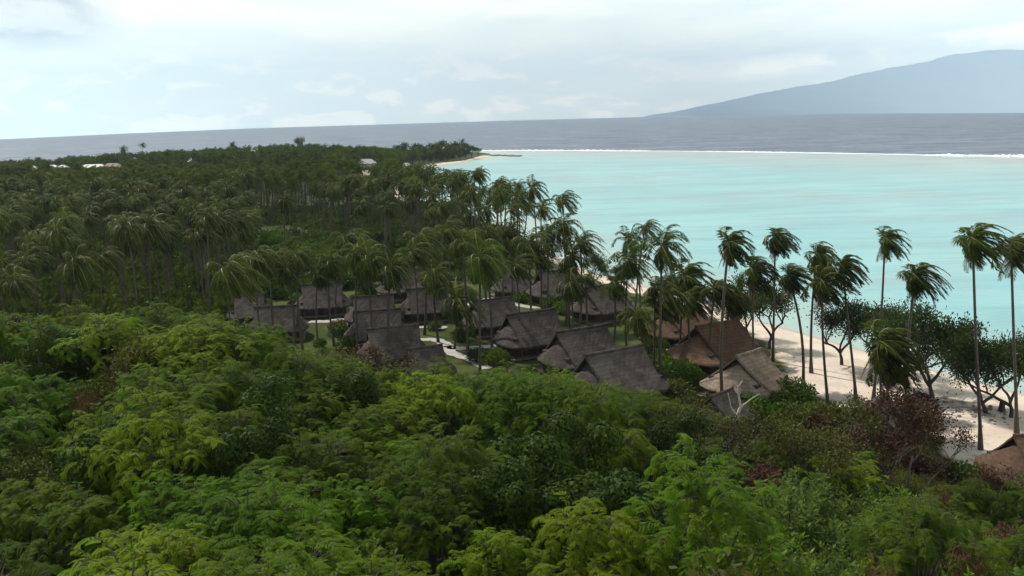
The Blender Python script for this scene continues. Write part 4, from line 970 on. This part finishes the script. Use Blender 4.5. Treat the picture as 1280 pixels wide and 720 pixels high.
for x_, y_ in cand:
    c_, d1, se = canopy([x_], [y_]); d1 = d1[0]; foot = np.interp(se[0], [.2, .42], [108, 74])
    if y_ > d1 + 16 or y_ > foot + 3: continue
    r = random.uniform(2.05, 3.0)
    if any((x_ - a) ** 2 + (y_ - b_) ** 2 < (r * .55 + rr * .75) ** 2 if rr < r else (x_ - a) ** 2 + (y_ - b_) ** 2 < (r * .62 + rr * .62) ** 2 for a, b_, rr in spots): continue
    g_ = gz(x_, y_); px, py = proj((x_, y_, g_ + 5)); u = random.random(); mnd = .5 * math.sin(x_ * .47 + 1.3 * math.sin(y_ * .21)) + .5 * math.sin(y_ * .39 + x_ * .13 + 2); tilt = random.uniform(.74, 1.08) + .20 * mnd; zs = random.uniform(.88, 1.15)
    if px > 920 and py > 600: kd = 'B' if u < (.72 if px < 1160 else .4) else 'F' if u < .86 else 'O' if u < .9 else 'R'
    elif px > 780 and py < 600: kd = 'F' if u < .45 else 'O' if u < .62 else 'B' if u < .72 else 'V' if u < .8 else 'R'
    else: kd = 'F' if u < .93 else 'V' if u < .965 else 'O' if u < .98 else 'B'
    me = {'F': FE, 'B': BR, 'O': OL, 'V': VI, 'R': RD}[kd]; me = me[random.randrange(len(me))]
    if y_ > 36:
        hh_ = 6.3 * tilt * zs; qx, qy = proj((x_, y_, g_ + hh_)); lim_ = np.interp(qx, EX, EY) - 2 - 9 * (mnd + .5) * (qx < 330)
        if qy < lim_: tilt *= max(.4, 1 - (lim_ - qy) * y_ / F / hh_)
        elif y_ > d1 - 9 and y_ < d1 + 5 and qx < 1130: tilt *= min(1.5, 1 + max(0, qy - lim_ - random.uniform(0, 9)) * y_ / F / hh_)
        if proj((x_, y_, g_ + 6.3 * tilt * zs))[1] < lim_ - 7:
            room = (proj((x_, y_, g_))[1] - lim_) * y_ / F; 
            if room < .7: continue
            sc = min(1.2, room / 2.5); m_ = random.choice(BO + BU) if px > 780 else random.choice(BU + BU + BO); a, b2 = pct((x_, y_, g_ + sc * 1.5))
            put_tree('slope_bush', m_, (x_, y_, g_ - .1), random.uniform(0, 6.28), (1.15, 1.15, sc), f"{'olive' if m_ is BO[0] else 'russet' if m_ is BO[1] else 'green'} bush on the slope, {place(a, b2)}", 'bush', 'bushes at the foot of the hillside', ('stem', 'foliage'))
            spots.append((x_, y_, 1.7)); continue
    sc = tilt * {'F': 1.05, 'B': 1.15, 'O': .98, 'V': 1.0, 'R': 1.0}[kd]
    look = {'F': 'feathery light green tree', 'B': 'bright broad leaved shrub', 'O': 'olive small leaved tree', 'V': 'dark vine draped tree', 'R': 'russet leaved tree'}[kd]
    if kd == 'F' and me in FE[5:]: look = 'feathery yellow green tree'
    a, b2 = pct((x_, y_, g_ + 5 * sc)); 
    inview = -5 <= a <= 105
    t_ = put_tree('hillside_tree', me, (x_, y_, g_ - random.uniform(0, .5)), random.uniform(0, 6.28), (sc, sc, sc * zs), f'{look}, near hillside, {place(a, b2)}', 'tree', 'trees on the near hillside')
    if kd in 'FB' and random.random() < (.55 if px > 800 else .3):
        f_ = link('withered_leaves', random.choice(BT), t_, (random.uniform(-1.6, 1.6), random.uniform(-2.0, -.8), random.uniform(3.2, 4.6)))
        f_.scale = (1.2, 1.2, 1.2)
    spots.append((x_, y_, r)); nt_ += 1
print('hillside trees', nt_, 'palms', len(PALMS), 'far', len(sel) - NIND)
# undergrowth on the slope
n = 26000; y_ = np.sqrt(rng.uniform(12 ** 2, 100 ** 2, n)); x_ = rng.uniform(-.68, .68, n) * y_; z_ = ground_z(x_, y_); keep = z_ > G0 + .8
x_, y_, z_ = x_[keep], y_[keep], z_[keep]; n = len(x_); mb = MB()
for i in range(3):
    d = unit(rng.normal(0, .7, (n, 3)) + np.array([0, 0, .7])); L = rng.uniform(.5, 1.2, n)
    mb.leaves(np.stack([x_, y_, z_ + rng.uniform(0, .5, n)], 1) + rng.normal(0, .3, (n, 3)) * [1, 1, 0], d, unit(np.cross(d, rng.normal(0, 1, (n, 3)))), L, L * .3)
tag(mb.build('undergrowth', M['bush']), 'dark leafy undergrowth covering the slope below the trees', 'undergrowth', kind='stuff')

# ------------------------------------------------------------------ small things
# bleached dead tree in front of the tan bungalow
b = at(921, 524, 4.0); t = thing('dead_tree', b, 0, 1, 'bleached leafless forked branches standing in front of the tan bungalow', 'dead tree')
k_ = b[1] / F
def pw(px, py): return np.array([(px - 921) * k_, 0, (524 - py) * k_ * 1.08])
mb = MB(); mb.tube([pw(919, 560), pw(920, 524), pw(924, 512), pw(928, 506)], [.17, .15, .13, .11], 6); mb.build('trunk', M['dead'], t, True)
for pts_, r_ in (([(926, 508), (924, 496), (922, 484), (924, 479), (927, 475)], .09), ([(921, 520), (914, 510), (911, 500), (908, 490)], .08), ([(928, 507), (936, 503), (943, 497), (950, 492)], .06), ([(923, 486), (920, 481), (918, 479)], .04)):
    mb = MB(); mb.tube([pw(*q_) + np.array([0, .25 * math.sin(i * 1.4), 0]) for i, q_ in enumerate(pts_)], np.linspace(r_ * 1.2, r_ * .6, len(pts_)), 5); mb.build('branch', M['dead'], t, True)
# driftwood on the sand
for i, (px, py, L, a, lab) in enumerate(((1180, 497, 5.5, .35, 'longest bleached driftwood log on the sand beside the dark trunked tree'), (1196, 503, 4.2, -.25, 'driftwood log lying right of the longest one'), (1207, 510, 3.2, -.55, 'short driftwood log nearest the lone palm trunk'),
                                     (1188, 509, 3.6, .12, 'driftwood log in front of the longest one'), (1172, 505, 2.6, -.9, 'stubby driftwood piece at the foot of the dark trunked tree'), (1215, 503, 2.6, .5, 'thin driftwood piece at the right end of the pile'))):
    b = base_at(px, py); mb = MB(); xs = np.linspace(-L / 2, L / 2, 7); mb.tube(np.stack([xs, .18 * np.sin(xs * 1.3 + i), .12 + .08 * np.cos(xs * 2 + i)], 1), np.linspace(.17, .07, 7), 6)
    mb.tube([(L * .1, 0, .12), (L * .22, .5, .4), (L * .3, .8, .62)], [.07, .05, .03], 5)
    o_ = mb.build('driftwood_log', M['dead'], None, True); o_.location = b; o_.rotation_euler = (0, 0, a); tag(o_, lab, 'driftwood', 'driftwood logs on the beach')
rocks('beach_debris', [base_at(1150, 500), base_at(1180, 508), base_at(1215, 516), base_at(1250, 520)], 'scatter of dark seaweed and coral lumps along the driftwood', 'debris', n=160, spread=1.6, size=(.08, .32))
# dark stump by the small beach tree
b = base_at(1252, 514); mb = MB(); mb.tube([(0, 0, -.2), (0, 0, .5), (.05, 0, 1.1)], [.42, .3, .26], 8); mb.tube([(0, 0, .5), (.5, 0, .9)], [.15, .08], 6)
o_ = mb.build('tree_stump', M['bark'], None, True); o_.location = b; tag(o_, 'short dark stump on the sand left of the small leafy tree', 'stump')

# ------------------------------------------------------------------ a label for each: split the few that coincide by distance
bylab = {}
for o_ in C.objects:
    if o_.parent is None and 'label' in o_ and o_.name != 'haze': bylab.setdefault(o_['label'], []).append(o_)
for lab, obs in bylab.items():
    if len(obs) > 1:
        obs.sort(key=lambda q: q.location.length); words_ = ['nearest', 'middle', 'farthest'] if len(obs) == 3 else ['nearer', 'farther'] if len(obs) == 2 else ['nearest', 'second nearest', 'third nearest', 'fourth nearest', 'fifth nearest', 'sixth nearest', 'seventh nearest', 'farthest', 'farthest']
        for w_, q in zip(words_, obs): q['label'] = (lab.replace(' down the photo', ' down') if len(lab.split()) > 14 else lab) + ', ' + w_
